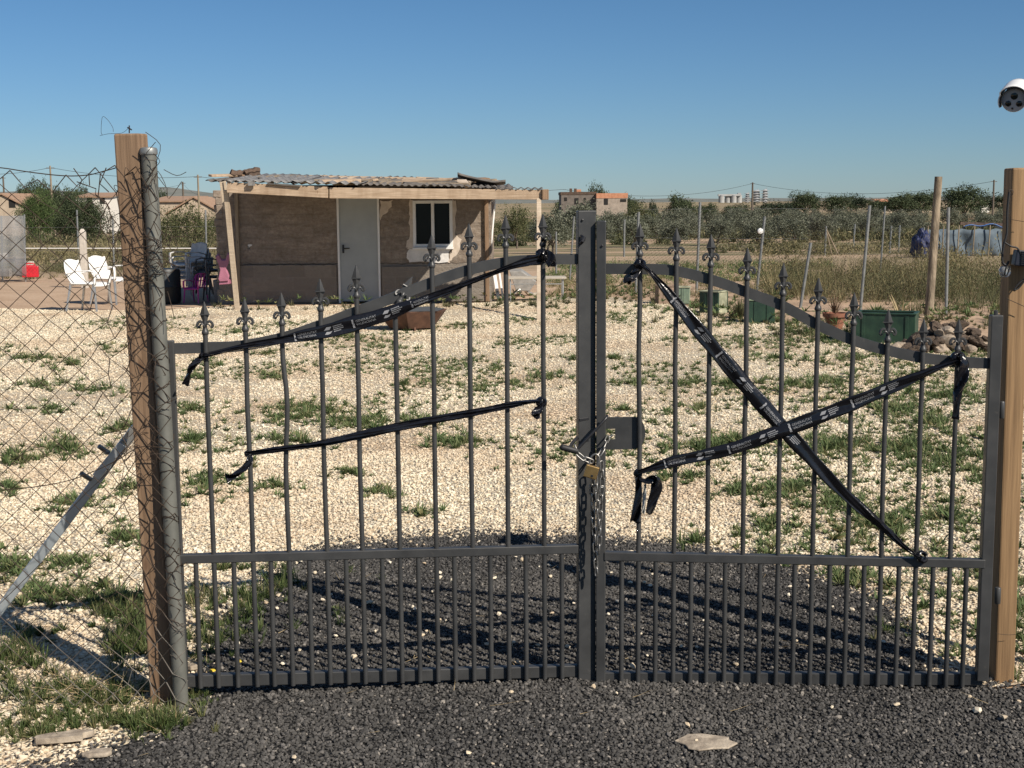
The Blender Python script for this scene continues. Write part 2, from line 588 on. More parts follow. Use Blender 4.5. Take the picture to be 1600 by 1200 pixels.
def smooth_path(pts, k=6):
    """Catmull-Rom through 3-D points"""
    pts = [Vector(p) for p in pts]
    out = []
    n = len(pts)
    for i in range(n - 1):
        p0, p1, p2, p3 = pts[max(i - 1, 0)], pts[i], pts[i + 1], pts[min(i + 2, n - 1)]
        for j in range(k):
            t = j / k
            out.append(.5 * ((2 * p1) + (p2 - p0) * t + (2 * p0 - 5 * p1 + 4 * p2 - p3) * t * t + (3 * p1 - p0 - 3 * p2 + p3) * t ** 3))
    out.append(pts[-1])
    return out

def finial_mesh():
    b = MB()
    b.lathe((0, 0, -.004), [(.0088, 0), (.0088, .006), (.0118, .010), (.0125, .015), (.0112, .020), (.0080, .026), (.0070, .045), (.0065, .056)], 12)
    for s in (-1, 1):
        p = smooth_path([(0, 0, .030), (s * .006, 0, .043), (s * .015, 0, .049), (s * .0235, 0, .044), (s * .0265, 0, .034), (s * .0225, 0, .029), (s * .0195, 0, .033)], 4)
        b.tube(p, [.0050 - .0016 * abs(i / len(p) - .45) for i in range(len(p))], 6)
        p = smooth_path([(0, -.006, .028), (s * .005, -.009, .038), (s * .012, -.010, .041), (s * .017, -.008, .034)], 4)
        b.tube(p, [.0036 - .001 * (i / len(p)) for i in range(len(p))], 6)
    # spear: waist, cross bar, tip - four-sided with ridges
    def ring(z, a, c): return [(-a, 0, z), (0, -c, z), (a, 0, z), (0, c, z)]
    lv = [(.046, .0062, .0062), (.071, .0152, .0072), (.0745, .0158, .0078), (.118, .0012, .0012)]
    vs = sum((ring(*l) for l in lv), [])
    fs = []
    for i in range(len(lv) - 1):
        for k in range(4):
            fs.append((i * 4 + k, i * 4 + (k + 1) % 4, i * 4 + 4 + (k + 1) % 4, i * 4 + 4 + k))
    fs += [(3, 2, 1, 0), (12, 13, 14, 15)]
    b.add(vs, fs)
    b.beam((-.0165, 0, .0728), (.0165, 0, .0728), .0175, .0032, (0, 1, 0))
    me = b.mesh('finial')
    me.materials.append(M_PAINT)
    me.polygons.foreach_set('use_smooth', [True] * len(me.polygons)); me.set_sharp_from_angle(angle=R(35))
    return me
FIN = finial_mesh()

def make_leaf(label, PL, top, mid, bottom, stiles, full, short, base_px, bent=None):
    base = PL.at(*base_px)
    t = root('gate_leaf', label, 'gate', (base.x, base.y, 0), 0)
    inv = rootmat(t).inverted()
    n = PL.n
    # curved top rail, a flat bar on edge behind the uprights
    pts = smooth_path([PL.at(x, y, -.016) for x, y in top], 5)
    b = MB()
    vs, fs = [], []
    for i, p in enumerate(pts):
        q = pts[min(i + 1, len(pts) - 1)] - pts[max(i - 1, 0)]
        u = n.cross(q).normalized()
        if u.z < 0: u = -u
        for du, dn in ((-.0185, -.006), (.0185, -.006), (.0185, .006), (-.0185, .006)):
            vs.append(p + u * du + n * dn)
    for i in range(len(pts) - 1):
        for k in range(4):
            fs.append((i * 4 + k, i * 4 + (k + 1) % 4, i * 4 + 4 + (k + 1) % 4, i * 4 + 4 + k))
    fs += [(3, 2, 1, 0), tuple(len(vs) - 4 + k for k in range(4))]
    b.add(vs, fs).build('top_rail', M_PAINT, t, 40)
    def rail(name, ln, hgt, dep, off, bev):
        a, c = (PL.at(x, y, off) for x, y in ln)
        MB().beam(a, c, dep, hgt, n).build(name, M_PAINT, t, None, bev)
        return a, c
    ma, mc = rail('middle_rail', mid, .032, .030, -.006, .003)
    ba, bc = rail('bottom_rail', bottom, .044, .030, -.026, .003)
    def zl(a, c, p):
        s_ = (p - a).dot(PL.t) / (c - a).dot(PL.t)
        return a.z + (c.z - a.z) * s_
    for (x, y, ytop, ybot, wd, dep, off) in stiles:
        p = PL.at(x, y, off)
        zt, zb = PL.at(x, ytop, off).z, PL.at(x, ybot, off).z
        MB().box((p.x, p.y, (zt + max(zb, 0)) / 2), (wd, dep, zt - max(zb, 0)), (0, 0, PL.rz)).build('stile', M_PAINT, t, None, .003)
    for i, (xb, xt, tip) in enumerate(full):
        p = PL.at(xb, 972)
        zt = PL.at(xt, tip).z - .116
        zm = zl(ma, mc, p) + .016
        bot = zl(ba, bc, p) - .020
        zlo = zm - .032
        k1, k2 = random.uniform(-.0025, .0025), random.uniform(-.0025, .0025)
        if i == 2 and PL is LP: k1, k2 = -.002, .010
        hh = zt - zm
        bb = MB().tube(smooth_path([(p.x, p.y, zm - .001), (p.x + k1, p.y, zm + hh * .38), (p.x + k2, p.y + k1, zm + hh * .66), (p.x + k1 * .5, p.y, zm + hh * .86), (p.x, p.y, zt)], 3), BAR_R, 12)
        if bent == i:
            bb = MB().tube([(p.x, p.y, zm - .001), (p.x, p.y, zt - .03), (p.x + PL.t.x * .004, p.y, zt - .012), (p.x + PL.t.x * .010, p.y, zt + .002)], BAR_R, 12)
        bar = bb.build('bar', M_PAINT, t, 40)
        f = link('finial', FIN, bar)
        f.matrix_parent_inverse = Matrix()
        q = inv @ Vector((p.x, p.y, zt))
        f.location = q
        f.rotation_euler = (0, 0, PL.rz)
        if bent == i:
            f.location = q + Vector((.010, -.002, .001))
            f.rotation_euler = (R(-24), R(30), PL.rz)
        lo = MB().tube([(p.x, p.y, bot), (p.x, p.y, zlo)], BAR_R, 12)
        lo.build('lower_bar', M_PAINT, t, 40)
    for xb in short:
        p = PL.at(xb, 972)
        bot = zl(ba, bc, p) - .020
        MB().tube([(p.x, p.y, bot), (p.x, p.y, zl(ma, mc, p) - .017)], BAR_R, 12).build('lower_bar', M_PAINT, t, 40)
    return t

L_full = [(338, 312, 472), (399, 373, 467), (455, 435, 458), (514, 492, 436), (569, 558, 415), (627, 616, 424), (683.5, 670, 368), (740, 729, 350), (795, 786, 337), (851, 847, 335)]
L_short = [309.5, 368.6, 426, 485.5, 543, 599, 655, 711, 767, 822, 878]
left_leaf = make_leaf('dark grey iron gate leaf by the galvanised pole, with one bent spear tip', LP,
    [(262, 545), (320, 543), (375, 540.5), (440, 528), (495, 510), (554, 488), (615, 465), (670, 443), (728, 423), (789, 410), (854, 405.5), (903, 405)],
    [(278, 873), (903, 857)], [(290, 1063), (903, 1047)],
    [(915.5, 700, 329, 1060, .064, .05, -.02), (272, 700, 532, 1075, .030, .03, -.02)], L_full, L_short, (600, 1050), bent=5)
R_full = [(997, 1000, 350), (1052, 1058, 357), (1104, 1114, 367), (1159, 1169, 388), (1213.6, 1225, 412), (1267, 1279, 435), (1321.5, 1334, 458), (1374, 1387, 484), (1428, 1442, 499), (1481, 1498, 499)]
R_short = [971, 1024, 1079, 1132, 1186, 1240, 1294.5, 1348, 1402, 1455, 1507]
right_leaf = make_leaf('dark grey iron gate leaf by the wooden post, with lock plate and crossed black tapes', RP,
    [(944, 420), (991, 420.5), (1050, 422.5), (1114, 438), (1166, 456.5), (1223, 478), (1277, 507), (1333, 531.5), (1387, 547.5), (1441, 559), (1498, 565.5), (1550, 568)],
    [(944, 868), (1538, 880)], [(944, 1058), (1534, 1060)],
    [(939, 700, 345, 1068, .034, .04, -.015), (1548, 700, 492, 1062, .040, .042, -.015)], R_full, R_short, (1240, 1055))
# pin on top of the hinge stile
p = RP.at(1556, 492, -.015)
MB().lathe((p.x, p.y, p.z), [(.008, 0), (.008, .014), (.005, .016)], 8).build('hinge_pin', M_PAINT, right_leaf, 40)
for yy in (640, 930):
    p = RP.at(1545 + (930 - yy) * .02, yy, -.04)
    MB().lathe((p.x + .03, p.y - .005, p.z - .03), [(.009, 0), (.011, .003), (.011, .057), (.009, .06)], 10).build('hinge', M_PAINT, right_leaf, 40)
# lock plate with its square hole, behind the first upright
b = MB()
o = -.012
def q(x, y): return RP.at(x, y, o)
ext = -RP.n * .006
b.prism([q(946, 652), q(961, 652), q(961, 670), q(946, 670)], ext)
b.prism([q(946, 687), q(961, 687), q(961, 702.5), q(946, 702.5)], ext)
arc = [q(1008.5 - 17.5 + 17.5 * math.cos(a), 676.5 - 25 * math.sin(a)) for a in np.linspace(-math.pi / 2, math.pi / 2, 16)]
b.prism([q(961, 702.5)] + arc + [q(961, 652)], ext)
b.build('lock_plate', M_PAINT, right_leaf, 30)
# small bolt hole caps on the stiles, tie wires on the lower bars
for (pl, x, y, par) in ((LP, 910, 344, left_leaf), (RP, 941, 384, right_leaf)):
    p = pl.at(x, y, .006)
    MB().lathe(p, [(.004, 0), (.004, .004), (.002, .005)], 8, pl.n).build('rivet', M_BLACK, par, 40)
p = LP.at(910, 374, .012)
b = MB().tube([p + Vector((-.004, 0, .012)), p + Vector((.006, -.012, .006)), p + Vector((0, -.018, -.006)), p + Vector((-.006, -.006, -.014))], .006, 8)
b.lathe(p, [(.009, 0), (.009, .012), (.005, .016)], 10, LP.n)
b.build('stop_catch', M_BLACK, left_leaf, 40)

# slide-bolt handle
base = RP.at(925, 690, .05)
bolt = root('gate_bolt', 'black iron slide bolt handle reaching across both gate posts above the padlock', 'bolt', base)
a0 = RP.at(948.5, 650, .030); a1 = RP.at(944, 657, .055); a2 = RP.at(903, 701, .075)
MB().tube(smooth_path([a0, a1, a2], 5), .0052, 10).build('rod', M_BLACK, bolt, 40)
g0 = RP.at(879, 699, .085); g1 = RP.at(903, 705.5, .075)
d = (g1 - g0).normalized()
L = (g1 - g0).length
MB().lathe(g0, [(.004, -.010), (.0095, -.006), (.0112, 0), (.0112, L - .004), (.0095, L)], 14, d).build('grip', M_RUBBER, bolt, 50)
MB().tube(smooth_path([LP.at(889, 701, .06), LP.at(896, 690, .02), LP.at(903, 683, .012)], 4), .006, 8).build('rear_arm', M_BLACK, bolt, 40)
for yy in (656, 690):
    MB().beam(LP.at(905, yy, .002), RP.at(934, yy - 4, -.026), .010, .010, (0, 0, 1)).build('slide_bar', M_BLACK, bolt, None, .001)

# padlock
pc = RP.at(924, 737, .075)
pad = root('padlock', 'worn brass padlock joining the chain at the gate lock', 'padlock', pc, RP.rz)
ro = Matrix.Rotation(R(16), 4, 'Y')
b = MB()
o8 = []
for (x, z) in ((-.024, -.023), (.024, -.023), (.024, .023), (-.024, .023)): o8.append(ro @ Vector((x, -.010, z)))
b.prism(o8, ro @ Vector((0, .020, 0)))
b.build('body', M_BRASS, pad, None, .0035, local=True)
sh = [ro @ Vector(k) for k in ((-.015, 0, .020), (-.015, 0, .046), (-.013, 0, .056), (-.007, 0, .063), (0, 0, .0655), (.007, 0, .063), (.013, 0, .056), (.015, 0, .046), (.015, 0, .020))]
MB().tube(smooth_path(sh, 3), .0037, 10).build('shackle', M_CHROME, pad, 50, local=True)
MB().lathe(ro @ Vector((.006, -.0102, -.012)), [(.0045, 0), (.0045, .001), (.003, .0012)], 10, ro @ Vector((0, -1, 0))).build('keyhole', M_BLACK, pad, 40, local=True)

def link_mesh():
    r, a, c = .0029, .0078, .0105
    p = []
    for k in range(20):
        t = 2 * math.pi * k / 20
        x, z = a * math.cos(t), a * math.sin(t)
        z += c * (1 if math.sin(t) > 0.01 else -1 if math.sin(t) < -.01 else 0)
        p.append((x, 0, z))
    me = MB().tube(p, r, 8, closed=True).mesh('link')
    me.materials.append(M_CHROME)
    me.polygons.foreach_set('use_smooth', [True] * len(me.polygons))
    return me
LK = link_mesh()
def chain(label, paths, cat='chain'):
    c0 = paths[0][0]
    t = root('chain', label, cat, c0)
    pitch = .0305
    for pts in paths:
        P = smooth_path(pts, 8)
        acc, k = 0.0, 0
        for i in range(len(P) - 1):
            seg = (P[i + 1] - P[i])
            while acc <= seg.length:
                p = P[i] + seg.normalized() * acc
                o = link('link', LK, t)
                o.location = p - Vector(c0)
                qd = Vector((0, 0, 1)).rotation_difference(seg.normalized())
                o.rotation_euler = (qd.to_matrix() @ Matrix.Rotation(R(20 + 90 * (k % 2) + random.uniform(-14, 14)), 3, 'Z')).to_euler()
                k += 1
                acc += pitch
            acc -= seg.length
    return t
chain('zinc steel chain through the lock plate, hanging down between the gate posts',
      [[RP.at(953, 683, -.010), RP.at(949, 686, .018), RP.at(945, 697, .045), RP.at(938, 709, .060)],
       [RP.at(901, 702, .070), RP.at(907, 713, .078), RP.at(917, 718, .078), RP.at(927, 722, .072)],
       [RP.at(924, 752, .045), RP.at(925.5, 790, .040), RP.at(929, 840, .040), RP.at(932, 904, .036)],
       [RP.at(940, 728, .05), RP.at(941, 755, .048), RP.at(938.5, 790, .046), RP.at(937, 830, .046), RP.at(936, 858, .045)],
       [RP.at(931, 750, .062), RP.at(932.5, 775, .060), RP.at(933, 806, .058)]])

# ------------------------------------------------------------------ barrier tapes
def m_tape():
    m = NM('black_tape_film', .22, 0, .5)
    co = m.coord()
    m.color((.007, .007, .009))
    m.bump(m.noise(m.coord((1, 1, 1)), 55, 3, .5), .35, .004)
    return m.m
M_TAPE = m_tape()
M_PRINT = mat_plain('grey_white_print', (.22, .225, .235), .5)

def text_mesh(s, size):
    cu = bpy.data.curves.new('lettering', 'FONT')
    cu.body = s; cu.size = size; cu.resolution_u = 2
    ob = bpy.data.objects.new('lettering', cu)
    COL.objects.link(ob)
    bpy.context.view_layer.update()
    me = bpy.data.meshes.new_from_object(ob.evaluated_get(bpy.context.evaluated_depsgraph_get()))
    bpy.data.objects.remove(ob)
    V = [v.co.copy() for v in me.vertices]; Fc = [tuple(p.vertices) for p in me.polygons]
    bpy.data.meshes.remove(me)
    return V, Fc

EMBLEM = [(0, .5), (.35, .5), (.42, .3), (.33, .1), (.42, -.1), (.36, -.35), (.45, -.5), (0, -.5), (-.05, -.3), (.06, -.1), (-.04, .12), (.04, .3)]
def diamond(dy, h, wv):
    return [(0, dy), (.30, dy + h), (.62, dy + h * .72), (1.0, dy + h * .9), (.72, dy), (.36, dy - .002)] if wv else [(0, dy), (.38, dy + h), (1.0, dy + h * .86), (.66, dy - h * .12)]

class Tape:
    def __init__(s, label, PL, line, off=.022, seed=0, group='black printed barrier tapes tied on the gate'):
        s.PL, s.seed, s.off = PL, seed, off
        P = [PL.at(x, y, off) for x, y, _ in line]
        s.root = root('barrier_tape', label, 'tape', P[0], 0, group)
        s.W = [wd * (p.y) / F for (_, _, wd), p in zip(line, P)]
        pts = smooth_path(P, 8)
        s.cum = [0]
        for a, b in zip(pts, pts[1:]): s.cum.append(s.cum[-1] + (b - a).length)
        s.pts = pts; s.L = s.cum[-1]
        kk = np.linspace(0, len(P) - 1, len(pts))
        s.wid = np.interp(kk, range(len(P)), s.W)
        s.dens()
    def dens(s):
        s.px = [np.array([p[k] for p in s.pts]) for k in range(3)]
    def centre(s, u): return Vector([float(np.interp(u, s.cum, a)) for a in s.px])
    def width(s, u): return float(np.interp(u, s.cum, s.wid))
    def frame(s, u):
        d = (s.centre(min(u + .01, s.L)) - s.centre(max(u - .01, 0))).normalized()
        v = s.PL.n.cross(d)
        if v.z < 0: v = -v
        return d, v
    def P(s, u, y, lift=0.0):
        """point on the tape at arc length u, cross position y (metres from centre line)"""
        c = s.centre(u); d, v = s.frame(u)
        wd = s.width(u)
        t = y / max(wd / 2, 1e-4)
        full = .050
        cr = max(0.0, 1 - wd / full)
        n = .0035 * math.sin(3.1 * t + 9 * u + s.seed) + .006 * cr * math.sin(7 * t + 21 * u + s.seed * 2) + .003 * (1 - t * t) + .002 * math.sin(34 * u + 2 * t + s.seed)
        return c + v * y + s.PL.n * (n + lift)
    def band(s, nu=110, nv=10):
        b = MB()
        b.sheet(lambda a, c: s.P(a * s.L, (c - .5) * s.width(a * s.L) * (1 + .06 * math.sin(a * s.L * 37 + s.seed))), nu, nv)
        b.build('film', M_TAPE, s.root, 60, solid=.0008)
    def put(s, name, V, Fc, u0, y0, flip=1):
        """print: 2-D shapes laid on the film"""
        b = MB()
        b.add([s.P(u0 + flip * p[0], y0 + flip * p[1], .0016) for p in V], Fc)
        me = b.build(name, M_PRINT, s.root)
    def prints(s, starts, size=.0115, flip=1):
        for k, u in enumerate(starts):
            wl = s.width(u + flip * .03)
            sc = min(1.0, wl / .042)
            if k % 2 == 0:
                e = [(p[0] * .018 * sc, p[1] * .030 * sc) for p in EMBLEM]
                s.put('emblem', e, [tuple(range(len(e)))], u, 0, flip)
                V, Fc = text_mesh('GENERALITAT\nVALENCIANA', size * sc)
                s.put('lettering', [(p.x + .013 * sc, p.y + .002 * sc) for p in V], Fc, u, 0, flip)
            else:
                for dy, h, wv in ((.003, .010, False), (-.011, .008, True)):
                    e = [(p[0] * .028 * sc, (p[1]) * sc) for p in diamond(dy, h, wv)]
                    s.put('logo', e, [tuple(range(len(e)))], u, 0, flip)
                for j, ln in enumerate((.030, .036, .033, .022)):
                    y = (.0095 - j * .0062) * sc
                    e = []
                    f = []
                    x = .033 * sc
                    while x < (.033 + ln) * sc:
                        l = random.uniform(.002, .005) * sc
                        n_ = len(e)
                        e += [(x, y), (x + l, y), (x + l, y + .0032 * sc), (x, y + .0032 * sc)]
                        f.append((n_, n_ + 1, n_ + 2, n_ + 3))
                        x += l + .0012
                    s.put('small_print', e, f, u, 0, flip)
    def strip(s, name, line, off=.03, seed=1, mat=None):
        """loose tail of film"""
        P_ = smooth_path([s.PL.at(x, y, off + dz) for x, y, _, dz in line], 6)
        kk = np.linspace(0, len(line) - 1, len(P_))
        wd = np.interp(kk, range(len(line)), [k[2] * 4.9 / F for k in line])
        b = MB()
        n = len(P_)
        def fn(a, c):
            i = min(int(round(a * (n - 1))), n - 1)
            d = (P_[min(i + 1, n - 1)] - P_[max(i - 1, 0)]).normalized()
            v = s.PL.n.cross(d).normalized()
            t = c - .5
            return P_[i] + v * t * wd[i] + s.PL.n * (.010 * math.sin(5 * t + i * .5 + seed) + .006 * math.sin(9 * t + i * .9 + seed))
        b.sheet(fn, n - 1, 8).build(name, mat or M_TAPE, s.root, 60, solid=.0008)
    def knot(s, x, y, r=7, off=.012):
        c = s.PL.at(x, y, off)
        rr = r * 4.9 / F
        b = MB()
        for k in range(5):
            a0 = random.uniform(0, 6.28); ti = random.uniform(-.7, .7)
            pts = []
            for j in range(14):
                t = 2 * math.pi * j / 14
                q_ = Vector((math.cos(t) * rr * random.uniform(.75, 1.15), math.sin(t) * rr * .9, 0))
                pts.append(c + Euler((R(70 + 40 * ti), ti, a0 * .3)).to_matrix() @ q_)
            b.tube(pts, rr * random.uniform(.28, .42), 6, closed=True)
        b.build('knot', M_TAPE, s.root, 60)

t1 = Tape('black printed barrier tape slung along the curved top rail of the gate', LP,
          [(318, 556, 6), (345, 549.5, 7), (378, 542, 9), (440, 531, 12), (470, 525, 17), (512, 517, 23), (555, 505, 24), (600, 492, 23), (640, 477, 16), (690, 458, 11), (733, 441, 9), (770, 427, 7), (796, 417, 9), (822, 409, 14), (845, 403, 13)], seed=1.3)
t1.band()
t1.prints([s_ * 1.0 for s_ in (.315, .420, .520, .630, .735)])
t1.knot(848, 399, 8); t1.strip('loose_end', [(848, 393, 8, 0), (856, 399, 16, .01), (861, 408, 17, .02), (862, 417, 12, .02)], seed=2)
t1.strip('loose_end', [(848, 386, 7, 0), (852, 378, 6, .008), (846, 374, 5, .014)], seed=5)
t1.knot(317, 557, 5); t1.strip('loose_end', [(318, 557, 6, 0), (310, 563, 9, .006), (300, 573, 10, .012), (295, 584, 6, .014), (292, 594, 8, .014), (290, 602, 13, .016)], seed=4)
t2 = Tape('plain black tape stretched low across the gate leaf beside the galvanised pole', LP,
          [(384, 709, 7), (400, 706.5, 8), (443, 701, 9), (501, 693, 10), (559, 681, 13), (617, 668, 14), (675, 656.5, 13), (737, 645, 12), (791, 634, 10), (825, 628.5, 7), (846, 627, 6)], seed=4.1)
t2.band()
t2.knot(846, 628, 7); t2.strip('loose_end', [(846, 630, 6, 0), (843, 638, 10, .01), (838, 646, 16, .016), (834, 652, 12, .02)], seed=3)
t2.knot(386, 709, 4); t2.strip('loose_end', [(388, 710, 8, 0), (390, 720, 10, .01), (380, 733, 9, .016), (366, 743, 9, .02), (353, 748, 15, .02)], seed=7)
t3 = Tape('black printed tape sloping down from lock post to hinge end, the under one crossing', RP,
          [(1000, 412, 4), (1010, 420, 6), (1022, 432, 9), (1055, 471, 17), (1086, 509, 22), (1140, 573, 24), (1196, 638, 24), (1252, 700, 23), (1315, 767, 18), (1378, 822, 13), (1415, 856, 7), (1440, 871, 5)], seed=2.2)
t3.band()
t3.prints([.17, .30, .42, .53, .66, .78], flip=1)
t3.knot(1000, 412, 7); t3.strip('loose_end', [(998, 420, 9, 0), (991, 430, 13, .01), (982, 436, 15, .015), (979, 443, 10, .016)], seed=1)
t3.knot(1441, 870, 8)
t4 = Tape('black printed tape climbing from lock post to hinge end, the upper one crossing', RP,
          [(996, 738, 6), (1012, 733, 9), (1056, 720, 18), (1140, 702, 20), (1224, 672, 23), (1308, 640, 23), (1385, 608, 20), (1441, 585, 14), (1470, 573, 9), (1500, 562, 8)], off=.032, seed=3.7)
t4.band()
t4.prints([.10, .215, .33, .445, .555, .67, .785, .89])
t4.knot(1497, 560, 9); t4.strip('loose_end', [(1496, 556, 9, 0), (1506, 570, 17, .012), (1503, 592, 15, .016), (1496, 620, 13, .012), (1492, 655, 10, .01)], seed=6)
t4.knot(997, 740, 6); t4.strip('loose_end', [(996, 745, 8, 0), (998, 765, 10, .008), (996, 788, 13, .01), (991, 816, 14, .012)], seed=9)
t4.strip('loose_end', [(998, 750, 7, 0), (1010, 752, 8, .012), (1022, 748, 14, .02), (1026, 762, 18, .024), (1019, 784, 14, .02), (1014, 803, 10, .02)], seed=12)

t4.strip('loose_end', [(1008, 756, 3, 0), (1007, 772, 5, .012), (1006, 790, 5, .014), (1005, 803, 4, .012)], seed=3, mat=mat_plain('pale_film_back', (.5, .5, .47), .4))
# ================================================================== POSTS AND CHAIN-LINK AT THE GATE
M_WOODR = mat_wood('fresh_pine_post', (.165, .096, .042), (.33, .205, .098), (.09, .046, .020))
M_WOODL = mat_wood('red_brown_pine_post', (.155, .095, .054), (.29, .19, .115), (.105, .056, .030))
M_WOODW = mat_wood('weathered_pole', (.17, .13, .085), (.34, .275, .19), (.10, .07, .045), grain=(34, 34, 2.2))
M_TIMBER = mat_wood('roof_timber', (.33, .235, .15), (.52, .40, .285), (.18, .11, .06), grain=(3, 40, 40))
M_PLANK = mat_wood('pale_plank', (.40, .32, .23), (.52, .43, .32), (.2, .14, .09), grain=(3, 40, 40))
M_WIRE = None
def m_wire():
    m = NM('rusty_fence_wire', .7, .35, .4)
    geo = m.n('ShaderNodeNewGeometry'); sp = m.n('ShaderNodeSeparateXYZ'); m.l(geo.outputs['Position'], sp.inputs[0])
    f = m.noise(m.coord(), 5, 4)
    z = m.math('ADD', sp.outputs['Z'], m.math('MULTIPLY', m.math('SUBTRACT', f, .5), 1.0))
    c = m.ramp(z, [(.10, (.17, .155, .135)), (.36, (.055, .038, .027))])
    m.color(c)
    return m.m
M_WIRE = m_wire()
M_IRONWIRE = mat_plain('dark_wire', (.04, .032, .028), .6, .5)

# wooden post at the fence corner
top_l, top_r = AY(179, 209, 4.507), AY(218, 207, 4.507)
bot_l, bot_r = AY(236, 1092, 4.565), AY(274, 1092, 4.565)
bt = (top_l + top_r) / 2; bb_ = (bot_l + bot_r) / 2; bb_.z = -.03
bt.y, bb_.y = 4.550, 4.608
wp = MB().beam(bb_, bt, .086, .086, (1, -.10, 0)).build('wooden_post', M_WOODL, None, None, .006, origin=(bb_.x, bb_.y, 0))
tag(wp, 'square reddish pine post behind the rusty chain link, leaning beside the galvanised pole', 'post')
# right gate post, turned so that its shaded side shows
pr = AY(1597, 700, 4.86)
a = AY(1598.5, 262, 4.72); c = AY(1570.5, 1066, 4.72)
a.y = c.y = 4.765
c.z = -.03; d_ = (a - c)
rp_ = MB().beam(c, c + d_ * 1.0, .070, .088, (1, 0, 0)).build('wooden_post', M_WOODR, None, None, .006, origin=(c.x, c.y, 0))
tag(rp_, 'thick square yellow pine post at the hinge side, carrying the black junction box', 'post')
RPA, RPB = c, c + d_

# corner pole of the chain-link: pole, cap, mesh, brace are one fence
b0 = G(284, 1110); bpt = AY(232, 236, b0.y)
FP = b0.copy()
fence = root('chain_link_fence', 'rusty diamond mesh fence with galvanised corner pole and steel brace', 'fence', (b0.x, b0.y, 0))
pr_ = .0255
MB().tube([b0 - Vector((0, 0, .02)), bpt], pr_, 20).build('pole', M_GALV2, fence, 50)
dd = (bpt - b0).normalized()
MB().lathe(bpt - dd * .012, [(pr_ + .003, 0), (pr_ + .004, .004), (pr_ + .004, .016), (pr_ + .001, .022), (pr_ * .5, .025)], 18, dd).build('pole_cap', M_GALV, fence, 40)

def pole_at(z):
    return b0 + dd * (z / dd.z)
# diamond mesh
half = .0422
NZ = 44
ncol = 44
X0 = b0.x
def node(j, k):
    """j boundary index from the pole leftwards, k level"""
    z = .02 + k * half
    rj = random.Random(j * 1000 + k)
    jx, jz, jy = rj.uniform(-1, 1), rj.uniform(-1, 1), rj.uniform(-1, 1)
    if j <= 6:                       # bunched up in front of the wooden post and round the pole
        a = j / 6
        x = -.0 - .19 * a ** 1.1
        amp = .012 if z < 1.1 else .020
    else:
        x = -.19 - (j - 6) * .0455
        amp = .0015 + .016 * max(0, 1 - (j - 6) / 6) * max(0, (z - 1.15) / .7)
    pp = pole_at(z)
    zz = z + jz * amp - .012 * math.sin(j * .9) * max(0, z - 1.4)
    if k > NZ - 4: zz -= .035 * math.exp(-((j - 9.5) / 2.2) ** 2) * (k - NZ + 4) / 4
    q_ = Vector((pp.x + x + jx * amp, 0, zz))
    # bulge of the mesh and its lean towards the post
    y = b0.y - .012 + jy * amp * .8 - x * .05 + .012 * math.sin(z * 3 + j * .4)
    if j <= 1:                       # wraps in front of the pole
        y = b0.y - pr_ - .004 + (.01 if j == 0 else 0)
        q_.x = pp.x + (pr_ * .95 if j == 0 else -pr_ * .6) + jx * .008
    return Vector((q_.x, y, q_.z))
b = MB()
for j in range(ncol):
    ln = [node(j + ((k + j) % 2), k) for k in range(NZ + 1)]
    # little weave bends at each crossing
    b.tube(ln, .0019, 5)
b.build('wire_mesh', M_WIRE, fence, None)
# torn strands in the gap next to the post
def wirethings(fence):
    class WB:
        def __init__(s, name): s.name = name
        def tube(s, pts, r, n): MB().tube(pts, r, n).build(s.name, M_WIRE, fence, 60)
    b = WB('line_wire')
    tl = [AY(x, y, 4.53) for x, y in ((-560, 268), (-300, 262), (-60, 258), (0, 262), (40, 268), (80, 273), (112, 275), (140, 273), (160, 268), (182, 262), (205, 254), (222, 248))]
    b.tube(smooth_path(tl, 4), .0018, 6)
    tl = [AY(x, y, 4.48) for x, y in ((-560, 776), (-300, 774), (-60, 770), (0, 766), (60, 760), (110, 750), (150, 735), (185, 718), (214, 700), (240, 698), (268, 702))]
    b.tube(smooth_path(tl, 4), .0016, 6)
    tl = [AY(x, y, 4.47) for x, y in ((180, 393), (200, 389), (220, 386), (242, 384), (258, 388))]
    b.tube(smooth_path(tl, 4), .0014, 6)
    b = WB('torn_wire')
    rw = random.Random(5)
    for (x0, x1, y0, y1, n_) in ((205, 262, 250, 300, 9), (215, 262, 370, 410, 16), (205, 262, 300, 520, 16), (215, 275, 690, 730, 10), (140, 200, 330, 420, 10), (235, 285, 880, 1000, 8), (205, 250, 520, 700, 8)):
        for k in range(n_):
            p = [AY(rw.uniform(x0, x1), rw.uniform(y0, y1), rw.uniform(4.45, 4.48) if x1 > 205 else 4.53)]
            for s_ in range(rw.randint(2, 4)):
                p.append(p[-1] + Vector((rw.uniform(-.05, .05), rw.uniform(-.015, .01), rw.uniform(-.06, .06))))
            b.tube(smooth_path(p, 3), .0012, 5)
    for k in range(22):              # ties wound round the pole
        z = rw.uniform(.2, 1.9)
        c = pole_at(z)
        tl = [c + Vector((math.cos(t) * (pr_ + .002), math.sin(t) * (pr_ + .002), rw.uniform(-.008, .008) + .02 * math.sin(t + k))) for t in np.linspace(0, 6.0, 15)]
        b.tube(tl, .0014, 5)
    if 1: pass                          # wires along the frayed top
    for (pts) in (((115, 263), (128, 281), (124, 291)), ((120, 284), (150, 295), (149, 304), (165, 315), (172, 327)), ((166, 262), (156, 287), (170, 300)), ((139, 273), (140, 290))):
        b.tube([AY(x, y, 4.53) for x, y in pts], .0018, 5)
wirethings(fence)
